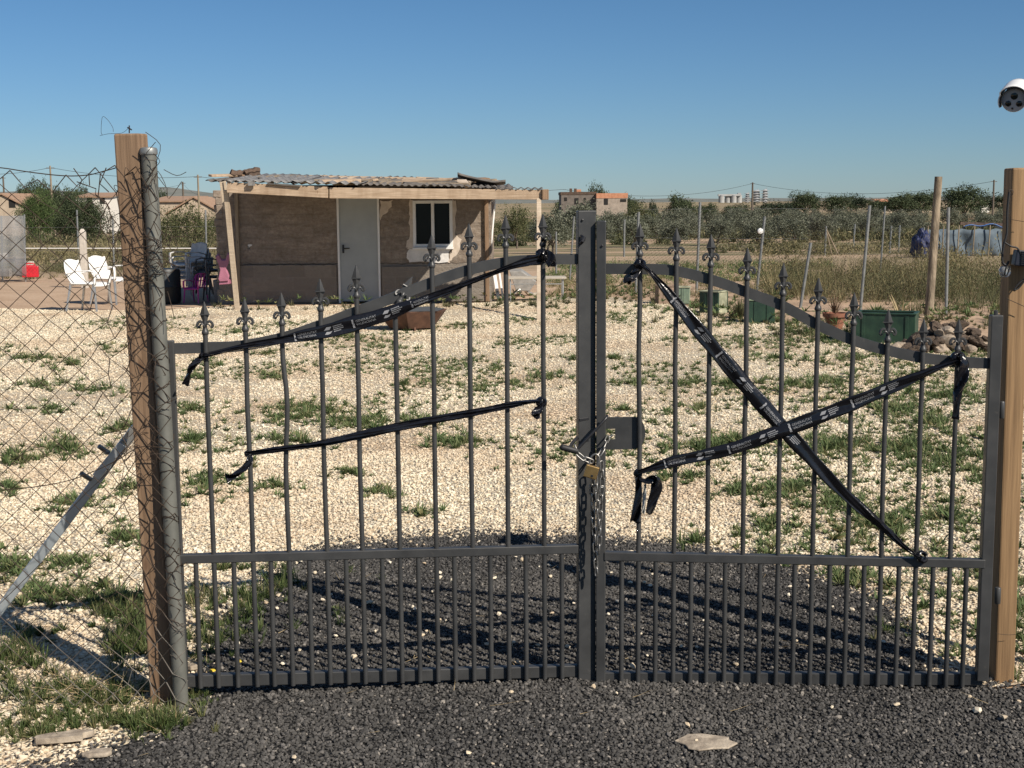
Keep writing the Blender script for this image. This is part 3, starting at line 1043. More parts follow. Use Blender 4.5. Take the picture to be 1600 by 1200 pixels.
# brace: flat grey steel tube with bolted end
br0 = AY(0, 952, 4.98); br1 = AY(185, 705, 4.90)
dirb = (br1 - br0).normalized()
br0 = br0 - dirb * (br0.z / dirb.z) * 1.0
MB().beam(br0, br1, .036, .026, (1, 0, .5)).build('brace', mat_noise('grey_brace_paint', (.32, .37, .40), (.44, .48, .51), 6, .45, .3, .1), fence, None, .004)
b = MB().beam(br1 - dirb * .02, AY(214, 668, 4.88), .040, .008, (1, 0, .5))
b.beam(AY(150, 745, 4.87), AY(192, 694, 4.87), .012, .030, (0, 1, 0))
b.build('brace_clamp', mat_noise('shiny_clamp', (.45, .46, .46), (.62, .63, .62), 20, .35, .7, .1), fence, None, .001)
b = MB()
for (x, y) in ((166, 710), (138, 752)):
    c = AY(x, y, 4.86)
    MB().lathe(c + Vector((0, .03, 0)), [(.009, 0), (.009, .05), (.006, .052)], 8, (-.5, -.6, .6)).build('bolt', M_CHROME, fence, 40)
# wire curl on the wooden post top
b = MB()
b.tube(smooth_path([AY(x, y, 4.60) for x, y in ((160, 211), (158, 205), (160, 183), (168, 187), (176, 199), (177, 206))], 5), .0007, 5)
b.tube(smooth_path([AY(x, y, 4.60) for x, y in ((156, 212), (170, 209), (190, 208), (201, 200))], 4), .0007, 5)
b.tube([AY(202, 196, 4.60), AY(202, 208, 4.60)], .0022, 6)
b.tube([AY(199, 199, 4.60), AY(206, 203, 4.60)], .0022, 6)
b.build('bent_wire', M_IRONWIRE, wp.parent, 60, origin=(bt.x, bt.y, bt.z))
tag(bpy.data.objects['bent_wire'], 'thin curled wire and staple on top of the reddish pine post', 'wire')

# junction box and cables on the right post
jb = AY(1588, 405, 4.68)
box = root('junction_box', 'black ribbed electrical box fixed to the yellow pine post', 'junction box', jb)
MB().box(jb + Vector((.045, 0, 0)), (.105, .05, .055), (0, R(7), R(-6))).build('housing', mat_plain('blue_black_plastic', (.014, .017, .028), .45), box, None, .004)
b = MB()
for k in range(7):
    b.box(jb + Vector((.05, -.027, .022 - k * .0072)), (.085, .008, .003), (0, R(7), R(-6)))
b.build('fin', M_BLACK, box)
MB().tube(smooth_path([AY(x, y, 4.69) for x, y in ((1577, 300), (1574, 330), (1573, 365), (1569, 380), (1566, 400), (1567, 411), (1573, 414), (1576, 408))], 5), .0042, 8).build('cable', M_RUBBER, box, 60)
MB().tube(smooth_path([AY(x, y, 4.66) for x, y in ((1570, 379), (1580, 385), (1590, 388), (1596, 400), (1602, 408))], 5), .003, 8).build('cable', M_RUBBER, box, 60)
MB().tube(smooth_path([AY(x, y, 4.66) for x, y in ((1573, 415), (1570, 428), (1574, 429), (1578, 416))], 5), .0032, 8).build('cable', M_RUBBER, box, 60)
MB().tube(smooth_path([AY(x, y, 4.69) for x, y in ((1600, 436), (1590, 445), (1585, 453), (1592, 450), (1600, 440))], 5), .0026, 8).build('cable', M_RUBBER, box, 60)
b = MB()
for ln in (((1563, 380), (1600, 474)),):
    pass
b.tube(smooth_path([AY(x, y, 4.68) for x, y in ((1566, 436), (1562, 450), (1553, 464), (1545, 480))], 4), .0007, 5)
b.tube(smooth_path([AY(x, y, 4.69) for x, y in ((1571, 466), (1585, 472), (1605, 481))], 4), .0012, 5)
b.tube(smooth_path([AY(x, y, 4.69) for x, y in ((1579, 343), (1604, 347))], 4), .0010, 5)
b.tube(smooth_path([AY(x, y, 4.69) for x, y in ((1577, 304), (1577, 297), (1583, 298), (1582, 305))], 4), .0010, 5)
b.tube(smooth_path([AY(x, y, 4.69) for x, y in ((1556, 990), (1575, 992), (1588, 991))], 4), .0008, 5)
b.build('thin_wire', M_IRONWIRE, box, 60)
def m_clear(name, c, a=.35):
    m = NM(name, .2)
    m.color(c); m.b.inputs['Transmission Weight'].default_value = 1 - a
    m.b.inputs['Roughness'].default_value = .25
    return m.m
cup = MB().lathe(AY(1570, 425, 4.70), [(.008, -.018), (.016, -.014), (.020, -.004), (.020, .008), (.014, .018), (.004, .021)], 16).build('bulb_cover', m_clear('clear_plastic', (.62, .64, .64), .3), box, 60)

# security camera on a mast beside the right post
c0 = AY(1584, 157, 4.95)
ax = Vector((-.42, -.88, -.20)).normalized()
side = ax.cross(Vector((0, 0, 1))).normalized(); upv = side.cross(ax).normalized()
sc_ = root('security_camera', 'white bullet security camera with black face above the yellow pine post', 'camera', c0)
M_WHITE = mat_plain('white_plastic', (.78, .78, .76), .35, var=.04)
MB().lathe(c0, [(.030, .004), (.041, .0), (.043, -.006), (.043, -.02)], 28, ax).build('face', mat_plain('grey_camera_face', (.42, .43, .45), .4), sc_, 40)
MB().lathe(c0 - ax * .02, [(.0435, 0), (.044, -.004), (.044, -.16), (.036, -.17)], 28, ax).build('body', M_WHITE, sc_, 40)
b = MB()
def vis(a_, t_):
    th = R(-115) + t_ * R(230)
    r_ = .050 + (.006 if abs(th) < 1 else 0)
    ext_ = .028 + .012 * math.cos(th)
    p = c0 + ax * (ext_ - a_ * .20) + (side * math.sin(th) + upv * math.cos(th)) * r_
    return p
b.sheet(vis, 6, 26)
b.build('visor', M_WHITE, sc_, 60, solid=.004)
b = MB()
b.sheet(lambda a_, t_: vis(a_ * .13 - .008, t_) + (c0 + ax * 0 - c0) - (vis(a_ * .13, t_) - c0).normalized() * .0035, 2, 26)
b.build('visor_rim', M_BLACK, sc_, 60, solid=.005)
for (u_, v_, r_) in ((-.002, .016, .0125), (-.019, -.012, .0105), (.018, -.010, .0105)):
    MB().lathe(c0 + ax * .0035 + side * u_ + upv * v_, [(r_, 0), (r_, .002), (r_ * .8, .0025), (r_ * .5, .004)], 20, ax).build('lens', mat_plain('dark_lens_glass', (.008, .011, .010), .12), sc_, 40)
MB().lathe(c0 + ax * .0035 + side * .004 - upv * .028, [(.004, 0), (.004, .002), (.002, .0025)], 12, ax).build('sensor', M_BLACK, sc_, 40)
bp = c0 - ax * .172
mast = Vector((RPB.x + .20, 4.92, 0))
MB().tube(smooth_path([bp, bp + Vector((.03, .03, .0)), bp + Vector((.08, .02, -.01)), Vector((mast.x, mast.y, bp.z - .03))], 5), .010, 10).build('bracket', M_WHITE, sc_, 50)
ms = MB().tube([mast, Vector((mast.x, mast.y, bp.z + .1))], .024, 14).build('camera_mast', M_GALV, None, 50, origin=mast)
tag(ms, 'galvanised mast behind the yellow pine post holding the security camera', 'mast')

# flat stones in the driveway
def slab(px, label, rx, ry, rz, seed, mat, h=.035):
    c = G(*px)
    r_ = random.Random(seed)
    n = 13
    o = [Vector((c.x + rx * math.cos(t) * r_.uniform(.6, 1.15) * math.cos(rz) - ry * math.sin(t) * r_.uniform(.7, 1.15) * math.sin(rz),
                 c.y + rx * math.cos(t) * math.sin(rz) * .9 + ry * math.sin(t) * r_.uniform(.7, 1.1), .012)) for t in [2 * math.pi * k / n for k in range(n)]]
    ob = MB().prism(o, (0, 0, h)).build('flat_stone', mat, None, None, .008, origin=(c.x, c.y, 0))
    tag(ob, label, 'stone')
M_SLAB = mat_noise('buff_limestone', (.17, .135, .10), (.46, .39, .30), 22, .9, 0, .8, 40, .008)
slab((1100, 1166), 'buff flat stone sunk in the black gravel before the gate', .11, .07, .1, 3, M_SLAB, .007)
slab((95, 1162), 'long pale flat stone at the grassy edge of the black gravel', .11, .03, .3, 5, M_SLAB, .02)
slab((152, 1186), 'small tan flat stone at the edge of the black gravel', .05, .03, .3, 9, M_SLAB, .016)
slab((302, 1050), 'pale stone lying just inside the gate by the galvanised pole', .035, .025, .2, 12, M_SLAB, .02)

# ================================================================== HUT
M_ADOBE = None
def m_adobe():
    m = NM('mud_plaster_over_blocks', .95, 0, .15)
    co = m.coord()
    geo = m.n('ShaderNodeNewGeometry'); sp = m.n('ShaderNodeSeparateXYZ'); m.l(geo.outputs['Position'], sp.inputs[0])
    f1 = m.noise(m.coord((1, 1, 3.4)), 1.9, 7, .72)
    f2 = m.noise(co, 14, 6, .7)
    br = m.ramp(f1, [(.28, (.175, .145, .118)), (.5, (.28, .235, .192)), (.72, (.42, .355, .285))])
    br = m.mix(m.ramp(f2, [(.4, (0, 0, 0)), (.7, (.65, .65, .65))]), br, (.17, .12, .085))
    tex = m.n('ShaderNodeTexBrick')
    tex.inputs['Scale'].default_value = 1
    tex.inputs['Brick Width'].default_value = .46; tex.inputs['Row Height'].default_value = .23; tex.inputs['Mortar Size'].default_value = .012
    tex.inputs['Color1'].default_value = (.20, .175, .15, 1); tex.inputs['Color2'].default_value = (.255, .225, .19, 1); tex.inputs['Mortar'].default_value = (.25, .22, .19, 1)
    cx = m.n('ShaderNodeCombineXYZ'); m.l(m.math('ADD', sp.outputs['X'], sp.outputs['Y']), cx.inputs[0]); m.l(sp.outputs['Z'], cx.inputs[1])
    m.l(cx.outputs[0], tex.inputs['Vector'])
    tex2 = m.n('ShaderNodeTexBrick'); tex2.inputs['Scale'].default_value = 1
    tex2.inputs['Brick Width'].default_value = .62; tex2.inputs['Row Height'].default_value = .21; tex2.inputs['Mortar Size'].default_value = .03; tex2.inputs['Mortar Smooth'].default_value = 1
    for q_, v_ in (('Color1', .80), ('Color2', 1.0), ('Mortar', .62)): tex2.inputs[q_].default_value = (v_, v_, v_, 1)
    wob = m.n('ShaderNodeVectorMath', operation='ADD'); m.l(cx.outputs[0], wob.inputs[0])
    nz = m.n('ShaderNodeTexNoise'); nz.inputs['Scale'].default_value = 2.2; m.l(co, nz.inputs['Vector'])
    sc2 = m.n('ShaderNodeVectorMath', operation='SCALE'); m.l(nz.outputs['Color'], sc2.inputs[0]); sc2.inputs['Scale'].default_value = .16
    m.l(sc2.outputs[0], wob.inputs[1]); m.l(wob.outputs[0], tex2.inputs['Vector'])
    br = m.mix(.38, br, tex2.outputs['Color'], 'MULTIPLY')
    gr = m.mix(m.ramp(f2, [(.35, (0, 0, 0)), (.7, (.6, .6, .6))]), tex.outputs['Color'], (.20, .165, .13))
    edge = m.math('ADD', sp.outputs['Z'], m.math('MULTIPLY', m.math('SUBTRACT', m.noise(co, 7, 4), .5), .10))
    k = m.ramp(m.math('SUBTRACT', edge, .69), [(0, (0, 0, 0)), (.012, (1, 1, 1))])
    c = m.mix(k, gr, br)
    ln = m.math('ABSOLUTE', m.math('SUBTRACT', edge, .70))
    c = m.mix(m.ramp(ln, [(.0, (.8, .8, .8)), (.02, (0, 0, 0))]), c, (.06, .05, .04))
    m.color(c)
    m.bump(m.math('ADD', f2, m.math('MULTIPLY', f1, 1.5)), .7, .03)
    return m.m
M_ADOBE = m_adobe()
M_PLASTER = mat_noise('pale_cement_plaster', (.46, .38, .30), (.64, .55, .46), 9, .9, 0, .4, 50, .006)
M_DOOR = mat_noise('grey_white_door_paint', (.31, .33, .325), (.37, .39, .38), 3, .5, 0, .06)
M_PVC = mat_plain('white_pvc', (.74, .73, .70), .4, var=.05)
M_SHEETD = mat_noise('weathered_fibre_cement', (.060, .053, .046), (.165, .148, .13), 5, .9, 0, .5, 30, .006)
M_SHEETL = mat_noise('grey_zinc_sheet', (.085, .082, .078), (.30, .29, .275), 9, .6, .2, .3, 40, .004)
M_CHAR = mat_noise('charred_wood', (.04, .028, .022), (.14, .09, .06), 10, .9, 0, .6, 50, .01)
WY = 24.2
FY = 22.4
def HX(px, Y=WY): return AY(px, 400, Y).x
def HZ(px, py, Y=WY): return AY(px, py, Y).z
hut = root('hut', 'low mud plastered hut with corrugated lean roof, white door and window', 'hut', (HX(560), WY, 0))
xl, xr = HX(344), HX(768)
wh = 2.02
xd0, xd1 = HX(528), HX(594)
xw0, xw1 = HX(646), HX(708)
zw0, zw1 = HZ(676, 386), HZ(676, 313)
zd = 1.90
b = MB()
T = .22
def wbox(x0, x1, z0, z1): b.box(((x0 + x1) / 2, WY + T / 2, (z0 + z1) / 2), (x1 - x0, T, z1 - z0))
wbox(xl, xd0, -.05, wh); wbox(xd0, xd1, zd, wh); wbox(xd1, xw0, -.05, wh)
wbox(xw0, xw1, -.05, zw0); wbox(xw0, xw1, zw1, wh); wbox(xw1, xr, -.05, wh)
b.build('front_wall', M_ADOBE, hut)
MB().box((xl + T / 2, WY + T + 1.55, .985), (T, 3.1, 2.08)).build('side_wall', M_ADOBE, hut)
MB().box((xr - T / 2, WY + T + 1.55, .985), (T, 3.1, 2.08)).build('side_wall', M_ADOBE, hut)
MB().box(((xl + xr) / 2, WY + 3.45, 1.05), (xr - xl, T, 2.2)).build('back_wall', M_ADOBE, hut)
# broken stones of the left corner
b = MB()
rw = random.Random(3)
for k in range(16):
    z = .08 + k * .125
    b.box((xl + .005 + rw.uniform(-.02, .02), WY + .09, z), (.12 + rw.uniform(0, .04), .2, .13), (rw.uniform(-.05, .05), rw.uniform(-.05, .05), rw.uniform(-.2, .2)))
b.build('corner_stones', M_ADOBE, hut, None, .015)
# cement patches round the openings
def patch(name, px, mat, dy=.004):
    o = []
    for i in range(len(px)):
        a, c = px[i], px[(i + 1) % len(px)]
        for k in range(4):
            x, y = a[0] + (c[0] - a[0]) * k / 4, a[1] + (c[1] - a[1]) * k / 4
            p = AY(x, y, WY - dy)
            o.append(p + Vector((rw.uniform(-.02, .02), 0, rw.uniform(-.02, .02))))
    MB().prism(o, (0, dy * .9, 0)).build(name, mat, hut)
patch('cement_patch', [(639, 311), (646, 311), (647, 388), (640, 392), (634, 385), (640, 368), (640, 340)], M_PLASTER, .012)
patch('cement_patch', [(707, 311), (713, 314), (711, 366), (720, 374), (718, 392), (705, 406), (700, 411), (706, 388)], M_PLASTER, .012)
patch('cement_patch', [(640, 388), (704, 389), (700, 411), (640, 409), (634, 402)], mat_plain('white_plaster', (.62, .60, .57), .8), .02)
patch('cement_patch', [(594, 313), (613, 313), (612, 322), (604, 333), (598, 336), (594, 345)], M_PLASTER, .012)
patch('cement_patch', [(386, 383), (393, 383), (390, 388), (388, 389)], mat_plain('white_chip', (.7, .68, .63), .8), .008)
# ledge of the lower wall
MB().box(((xl + xd0) / 2 + .1, WY - .02, .35), (xd0 - xl - .25, .04, .68)).build('plinth', M_ADOBE, hut, None, .01)
MB().box(((xd1 + xr) / 2, WY - .02, .33), (xr - xd1 - .05, .04, .64)).build('plinth', M_ADOBE, hut, None, .01)
# door
MB().box(((xd0 + xd1) / 2, WY + .03, .955), (xd1 - xd0 - .07, .045, 1.86)).build('door', M_DOOR, hut, None, .003)
door = bpy.data.objects['door']
b = MB()
b.box((xd0 + .018, WY + .02, .95), (.036, .09, 1.9)); b.box((xd1 - .018, WY + .02, .95), (.036, .09, 1.9)); b.box(((xd0 + xd1) / 2, WY + .02, 1.918), (xd1 - xd0, .09, .036))
b.build('frame', M_PVC, door)
hx = AY(537, 389, WY - .03)
b = MB().box(hx + Vector((-.01, .022, 0)), (.035, .015, .15)); b.tube([hx + Vector((-.01, .03, .01)), hx + Vector((-.01, -.03, .01)), hx + Vector((.11, -.03, .012))], .011, 8)
b.build('handle', M_BLACK, door, 40)
# window
win = MB()
fw = .055
cxw = (xw0 + xw1) / 2
win.box((xw0 + fw / 2, WY + .02, (zw0 + zw1) / 2), (fw, .08, zw1 - zw0)); win.box((xw1 - fw / 2, WY + .02, (zw0 + zw1) / 2), (fw, .08, zw1 - zw0))
win.box((cxw, WY + .02, zw0 + fw / 2), (xw1 - xw0 - 2 * fw, .08, fw)); win.box((cxw, WY + .02, zw1 - fw / 2), (xw1 - xw0 - 2 * fw, .08, fw))
win.box((cxw, WY + .018, (zw0 + zw1) / 2), (.055, .07, zw1 - zw0 - 2 * fw))
wo = win.build('window', M_PVC, hut, None, .004)
M_PANE = NM('dark_window_glass', .08, 0, .12); M_PANE.color((.010, .012, .013)); M_PANE = M_PANE.m
for s_ in (-1, 1):
    MB().box((cxw + s_ * (xw1 - xw0) / 4 * .96, WY + .03, (zw0 + zw1) / 2), ((xw1 - xw0) / 2 - fw - .03, .01, zw1 - zw0 - 2 * fw)).build('pane', M_PANE, wo)
MB().box((cxw, WY - .03, zw0 - .02), (xw1 - xw0 + .02, .12, .035)).build('sill', M_PVC, wo, None, .004)
# porch posts and studs
def stud(a, c, wd, dp, mat, name='porch_post'):
    return MB().beam(a, c, wd, dp, (1, 0, 0)).build(name, mat, hut, None, .004)
pl_ = G(371, 484)
stud((pl_.x, pl_.y, -.02), AY(353, 297, FY + .10), .085, .05, M_PLANK)
pr2 = G(842.5, 500)
stud((pr2.x, pr2.y, -.02), AY(842, 306, FY + .06), .075, .06, M_PLANK)
stud(AY(374, 470, WY - .05), AY(369, 300, WY - .05), .06, .05, M_WOODW, 'wall_stud')
stud(AY(762, 471, WY - .05), AY(760, 312, WY - .05), .07, .05, M_WOODL, 'wall_stud')
stud(AY(352, 327, WY - .25), AY(346, 284, WY - .25), .07, .02, M_PLANK, 'hanging_board')
stud(AY(354, 304, WY - .28), AY(351, 283, WY - .28), .05, .02, M_PLANK, 'hanging_board')
# fascia beams
def fas(x0, yt0, yb0, x1, yt1, yb1, Y):
    a = AY(x0, (yt0 + yb0) / 2, Y); c = AY(x1, (yt1 + yb1) / 2, Y)
    h0 = abs(AY(x0, yt0, Y).z - AY(x0, yb0, Y).z); h1 = abs(AY(x1, yt1, Y).z - AY(x1, yb1, Y).z)
    MB().beam(a, c, .06, h0, (0, 1, 0), .06, h1).build('fascia_beam', M_TIMBER, hut, None, .006)
fas(355, 284.5, 301, 513, 292, 309.5, FY)
fas(515, 293, 310, 846, 296.5, 312, FY)
a = AY(851, 304, FY - .02)
MB().box(a, (.11, .12, .17), (0, 0, R(14))).build('beam_end', M_WOODL, hut, None, .008)
# rafters under the porch
for k in range(6):
    x = -4.6 + k * 1.02
    za = AY(355 + k * 95, 290 + k * 1.5, FY).z
    MB().beam((x, FY + .04, za - .055), (x, WY + .5, za - .02), .06, .09, (1, 0, 0)).build('rafter', M_WOODL, hut)
# corrugated sheets
def corr(name, x0, x1, y0, y1, z00, z01, z10, z11, mat, pitch=.146, amp=.022, rz=0.0, ragged=0.0, seed=1):
    """front edge y0 (z00..z01), back edge y1 (z10..z11)"""
    r_ = random.Random(seed)
    nx = int((x1 - x0) / pitch * 8)
    rag = [r_.uniform(-ragged, ragged) for _ in range(nx + 1)]
    def fn(a_, c_):
        x = x0 + a_ * (x1 - x0)
        y = y0 + rag[int(a_ * nx)] * (1 - c_) + c_ * (y1 - y0) + rz * (x - x0)
        z = (z00 + (z01 - z00) * a_) * (1 - c_) + (z10 + (z11 - z10) * a_) * c_
        z += amp * math.sin(2 * math.pi * (x - x0) / pitch) + .010 * math.sin(x * 3 + seed) * c_
        return (x, y, z)
    MB().sheet(fn, nx, 6).build(name, mat, hut, 50, solid=.008)
fz = lambda px: HZ(px, 284.5 + (px - 355) / 500 * 13.5, FY) + .022
def zb(px, py): return AY(px, py, WY + 3.3).z
BX = lambda px: AY(px, 290, FY).x
corr('roof_sheet', BX(352), BX(470), FY - .055, WY + 1.0, fz(352), fz(470), fz(352) + .17, fz(470) + .16, M_SHEETL, .15, .016, 0, .03, 1)
corr('roof_sheet', BX(455), BX(568), FY - .075, WY + 1.1, fz(455) + .012, fz(568) + .006, fz(455) + .17, fz(568) + .15, M_SHEETL, .19, .020, 0, .05, 2)
corr('roof_sheet', BX(560), BX(668), FY - .045, WY + 1.2, fz(560), fz(668), fz(560) + .16, fz(668) + .14, M_SHEETD, .115, .014, 0, .02, 3)
corr('roof_sheet', BX(660), BX(776), FY - .045, WY + 1.0, fz(660) + .014, fz(776) + .012, fz(660) + .13, fz(776) + .09, M_SHEETD, .115, .014, 0, .02, 4)
corr('roof_sheet', BX(768), BX(848), FY - .045, FY + .30, fz(768), fz(848), fz(768) + .02, fz(848) + .02, M_SHEETD, .115, .013, 0, .015, 5)
corr('roof_sheet', -5.50, -3.9, WY + .3, WY + 3.7, 2.20, 2.16, 2.33, 2.32, M_SHEETD, .146, .02, 0, .03, 6)
corr('roof_sheet', -4.0, -2.3, WY + .2, WY + 3.7, 2.14, 2.12, 2.34, 2.30, M_SHEETD, .146, .02, 0, .03, 7)
corr('roof_sheet', -2.5, -.9, WY + .2, WY + 3.7, 2.10, 2.06, 2.31, 2.24, M_SHEETD, .146, .02, 0, .03, 8)
corr('roof_sheet', -1.1, .05, WY + .1, WY + 3.7, 2.02, 1.98, 2.22, 2.12, M_SHEETD, .146, .02, 0, .03, 9)
# small grey lamp under the sheet edge
MB().box(AY(393, 287, FY - .09), (.11, .05, .07)).build('eave_lamp', M_SHEETL, hut, None, .004)

# loose boards and scraps lying on the roof (each a thing)
def board(label, a, c, wd, ht, mat, name='roof_board'):
    o = MB().beam(a, c, wd, ht, (0, 1, .1)).build(name, mat, None, None, .006, origin=tuple((Vector(a) + Vector(c)) / 2))
    tag(o, label, 'board', 'scrap boards lying on the hut roof')
Yr = WY + .9
board('orange brown board poking out over the left end of the hut roof', AY(328, 274.5, WY), AY(388, 273, WY + .4), .16, .04, M_TIMBER)
board('long pale board lying along the hut roof beside the charred lump', AY(386, 275.5, Yr), AY(512, 276, Yr + .3), .14, .05, M_PLANK)
board('orange brown board in the middle of the hut roof above the door', AY(505, 276.5, Yr), AY(650, 279.5, Yr + .4), .16, .045, M_TIMBER)
board('thin grey board lying across the hut roof edge over the door', AY(470, 285, FY + .9), AY(560, 284, FY + .9), .14, .03, M_PLANK)
board('bare plank rising towards the torn sheet on the hut roof', AY(600, 286, FY + 1.3), AY(722, 279, FY + 1.2), .12, .04, M_TIMBER)
board('short brown board behind the torn sheet near the right end of the hut roof', AY(738, 282, WY + .6), AY(762, 281.5, WY + .8), .16, .09, M_WOODL)
board('grey strip of board in front of the torn sheet on the hut roof', AY(560, 290.5, FY + .5), AY(700, 289, FY + .7), .18, .03, M_SHEETD)
board('long weathered board near the middle of the hut roof front', AY(520, 287.5, FY + .5), AY(612, 286, FY + .8), .20, .03, M_WOODW)
board('split grey board over the window on the hut roof', AY(628, 286, FY + .9), AY(735, 287.5, FY + .8), .16, .03, M_WOODW)
board('short orange brown board on the ridge of the hut roof over the window', AY(650, 278.5, Yr + .5), AY(706, 281, Yr + .6), .14, .05, M_TIMBER)
board('broken dark strip hanging over the roof edge left of the door', AY(418, 287, FY - .02), AY(470, 290.5, FY - .03), .10, .02, M_SHEETD)
for k in range(30):
    px_ = 385 + k * 12.5 + rw.uniform(-10, 10)
    t_ = rw.uniform(.15, 1.0)
    yy_ = 284.5 + (px_ - 355) * .027 - t_ * 9 - .8
    Y_ = FY + t_ * 2.8
    ln_ = rw.uniform(18, 60)
    board('loose batten or scrap strip strewn over the hut roof', AY(px_, yy_ - 2, Y_), AY(px_ + ln_, yy_ - 2 + rw.uniform(-2.5, 3), Y_ + rw.uniform(-.4, .4)), rw.uniform(.10, .26), rw.uniform(.025, .06), rw.choice([M_TIMBER, M_PLANK, M_WOODW, M_SHEETD, M_SHEETD, M_CHAR, M_WOODW]), 'roof_batten')
# charred timber ends, each a thing
for (x0, y0, x1, y1, r_, lab) in ((360, 271, 393, 272.5, .075, 'longest charred log lying on the left part of the hut roof'), (383, 270, 405, 265.5, .06, 'charred log end pointing up over the hut roof'), (376, 277.5, 392, 275, .07, 'brown split log under the charred ones on the hut roof'), (390, 275, 404, 270, .055, 'stubby charred log at the end of the heap on the hut roof')):
    a, c = AY(x0, y0, WY + .2), AY(x1, y1, WY + .35)
    n_ = 7
    P_ = [a.lerp(c, k / n_) + Vector((0, 0, rw.uniform(-.015, .015))) for k in range(n_ + 1)]
    o = MB().tube(P_, [r_ * rw.uniform(.75, 1.15) for _ in P_], 7).build('charred_log', M_CHAR if y0 < 277 else M_WOODL, None, None, origin=a)
    tag(o, lab, 'log')
# torn sheet standing up
def torn(a_, c_):
    x = 715 + a_ * 75
    y = 272 + 17 * a_ ** .8 - 6 * max(0, a_ - .75) * 4 * .9
    p = AY(x, y, FY + 1.0 + c_ * .9)
    return p + Vector((0, 0, .03 * math.sin(c_ * 20) - .02 * c_))
tag(MB().sheet(torn, 14, 16).build('torn_sheet', M_SHEETD, None, 50, solid=.01, origin=AY(750, 285, FY + 1.3)), 'torn dark corrugated sheet curling up near the right end of the hut roof', 'roof sheet')
tag(MB().prism([AY(x, y, FY + .9) for x, y in ((714, 281), (728, 281), (737, 293), (728, 294))], (0, .3, .02)).build('pale_offcut', M_PLASTER, None, origin=AY(725, 287, FY + .9)), 'pale triangular offcut wedged under the torn roof sheet', 'offcut')

# ================================================================== CHAIRS
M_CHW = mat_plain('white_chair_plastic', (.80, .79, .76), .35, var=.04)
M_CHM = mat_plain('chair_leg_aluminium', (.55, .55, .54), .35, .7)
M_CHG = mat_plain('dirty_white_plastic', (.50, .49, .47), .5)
M_CHP = mat_plain('magenta_plastic', (.50, .045, .26), .4)
M_CHD = mat_plain('dark_grey_plastic', (.06, .065, .07), .5)
def chair(name, label, loc, rz, shell, legm, k=1.0, slots=False, group=None, sy=1.0):
    """armchair facing +X, seat 0.45 m"""
    t = root(name, label, 'chair', loc, rz, group)
    def P(x, y, z): return Vector((x * k, y * k * sy, z * k))
    b = MB()
    b.sheet(lambda u, v: P(-.21 + .46 * u, (v - .5) * (.46 + .03 * u), .44 - .025 * math.sin(u * 3.1) * (1 - (2 * v - 1) ** 2) - (.04 * max(0, u - .85) / .15) + .012 * (2 * v - 1) ** 2), 8, 8)
    b.build('seat', shell, t, 60, local=True, solid=.018 * k)
    if slots:
        for j in range(5):
            y = (j - 2) * .085
            MB().beam(P(-.21, y * .9, .43), P(-.33, y * 1.15, .80 - abs(j - 2) * .015), .045 * k, .012 * k, (0, 1, 0)).build('slat', shell, t, local=True)
        b = MB(); b.tube(smooth_path([P(-.21, -.23, .42), P(-.29, -.25, .64), P(-.335, -.17, .80), P(-.345, 0, .83), P(-.335, .17, .80), P(-.29, .25, .64), P(-.21, .23, .42)], 4), .020 * k, 8)
        b.build('backrest', shell, t, 60, local=True)
    else:
        def bk(u, v):
            y = (v - .5) * 2
            z = .42 + u * (.42 - .05 * y * y + (.03 if abs(y) > .8 else 0))
            return P(-.20 - .13 * u - .03 * math.sin(u * 3.1) + .05 * y * y, y * (.22 + .03 * math.sin(u * 3.1)), z)
        MB().sheet(bk, 9, 10).build('backrest', shell, t, 60, local=True, solid=.014 * k)
    for s_ in (-1, 1):
        def arm(u, v):
            pts = [(-.25, .60), (-.05, .655), (.16, .66), (.25, .64), (.26, .55), (.25, .43)]
            i = min(int(u * 5), 4); f_ = u * 5 - i
            x = pts[i][0] + (pts[i + 1][0] - pts[i][0]) * f_; z = pts[i][1] + (pts[i + 1][1] - pts[i][1]) * f_
            return P(x, s_ * (.245 + (v - .5) * .055), z)
        MB().sheet(arm, 15, 2).build('armrest', shell, t, 50, local=True, solid=.018 * k)
        MB().beam(P(.23, s_ * .225, .43), P(.27, s_ * .25, 0), .035 * k, .035 * k, (0, 1, 0), .028 * k, .028 * k).build('leg', legm, t, None, .004, local=True)
        MB().beam(P(-.19, s_ * .215, .43), P(-.27, s_ * .25, 0), .035 * k, .035 * k, (0, 1, 0), .028 * k, .028 * k).build('leg', legm, t, None, .004, local=True)
    return t
p = G(142, 487); chair('plastic_armchair', 'white plastic armchair nearer the fence, its back to the red jerry can', (p.x - .10, p.y + .25, 0), R(-12), M_CHW, M_CHM, 1.04)
p = G(165, 477); chair('plastic_armchair', 'second white plastic armchair, half hidden behind the nearer one', (p.x + .02, p.y + .35, 0), R(-20), M_CHW, M_CHM, 1.04)
# stack of dirty white chairs by the hut
p = G(306, 468)
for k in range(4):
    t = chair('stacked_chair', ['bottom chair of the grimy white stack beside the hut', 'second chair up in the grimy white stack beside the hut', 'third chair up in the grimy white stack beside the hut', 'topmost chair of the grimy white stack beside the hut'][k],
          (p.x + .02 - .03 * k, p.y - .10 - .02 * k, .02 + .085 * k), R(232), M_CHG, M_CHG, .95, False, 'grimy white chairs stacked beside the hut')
p = G(313, 470)
chair('child_chair', 'small magenta plastic child chair on the ground before the white stack', (p.x + .03, p.y - .45, 0), R(250), M_CHP, M_CHP, .62, True)
p = G(340, 472)
for k in range(2):
    t = chair('stacked_chair', ['dark grey chair tipped against the hut under the pink one', 'striped dark chair lying on top of the dark grey one by the hut'][k], (p.x + .0 - .1 * k, p.y + .25, .02 + .12 * k), R(205 + 10 * k), M_CHD, M_CHD, .98, True)
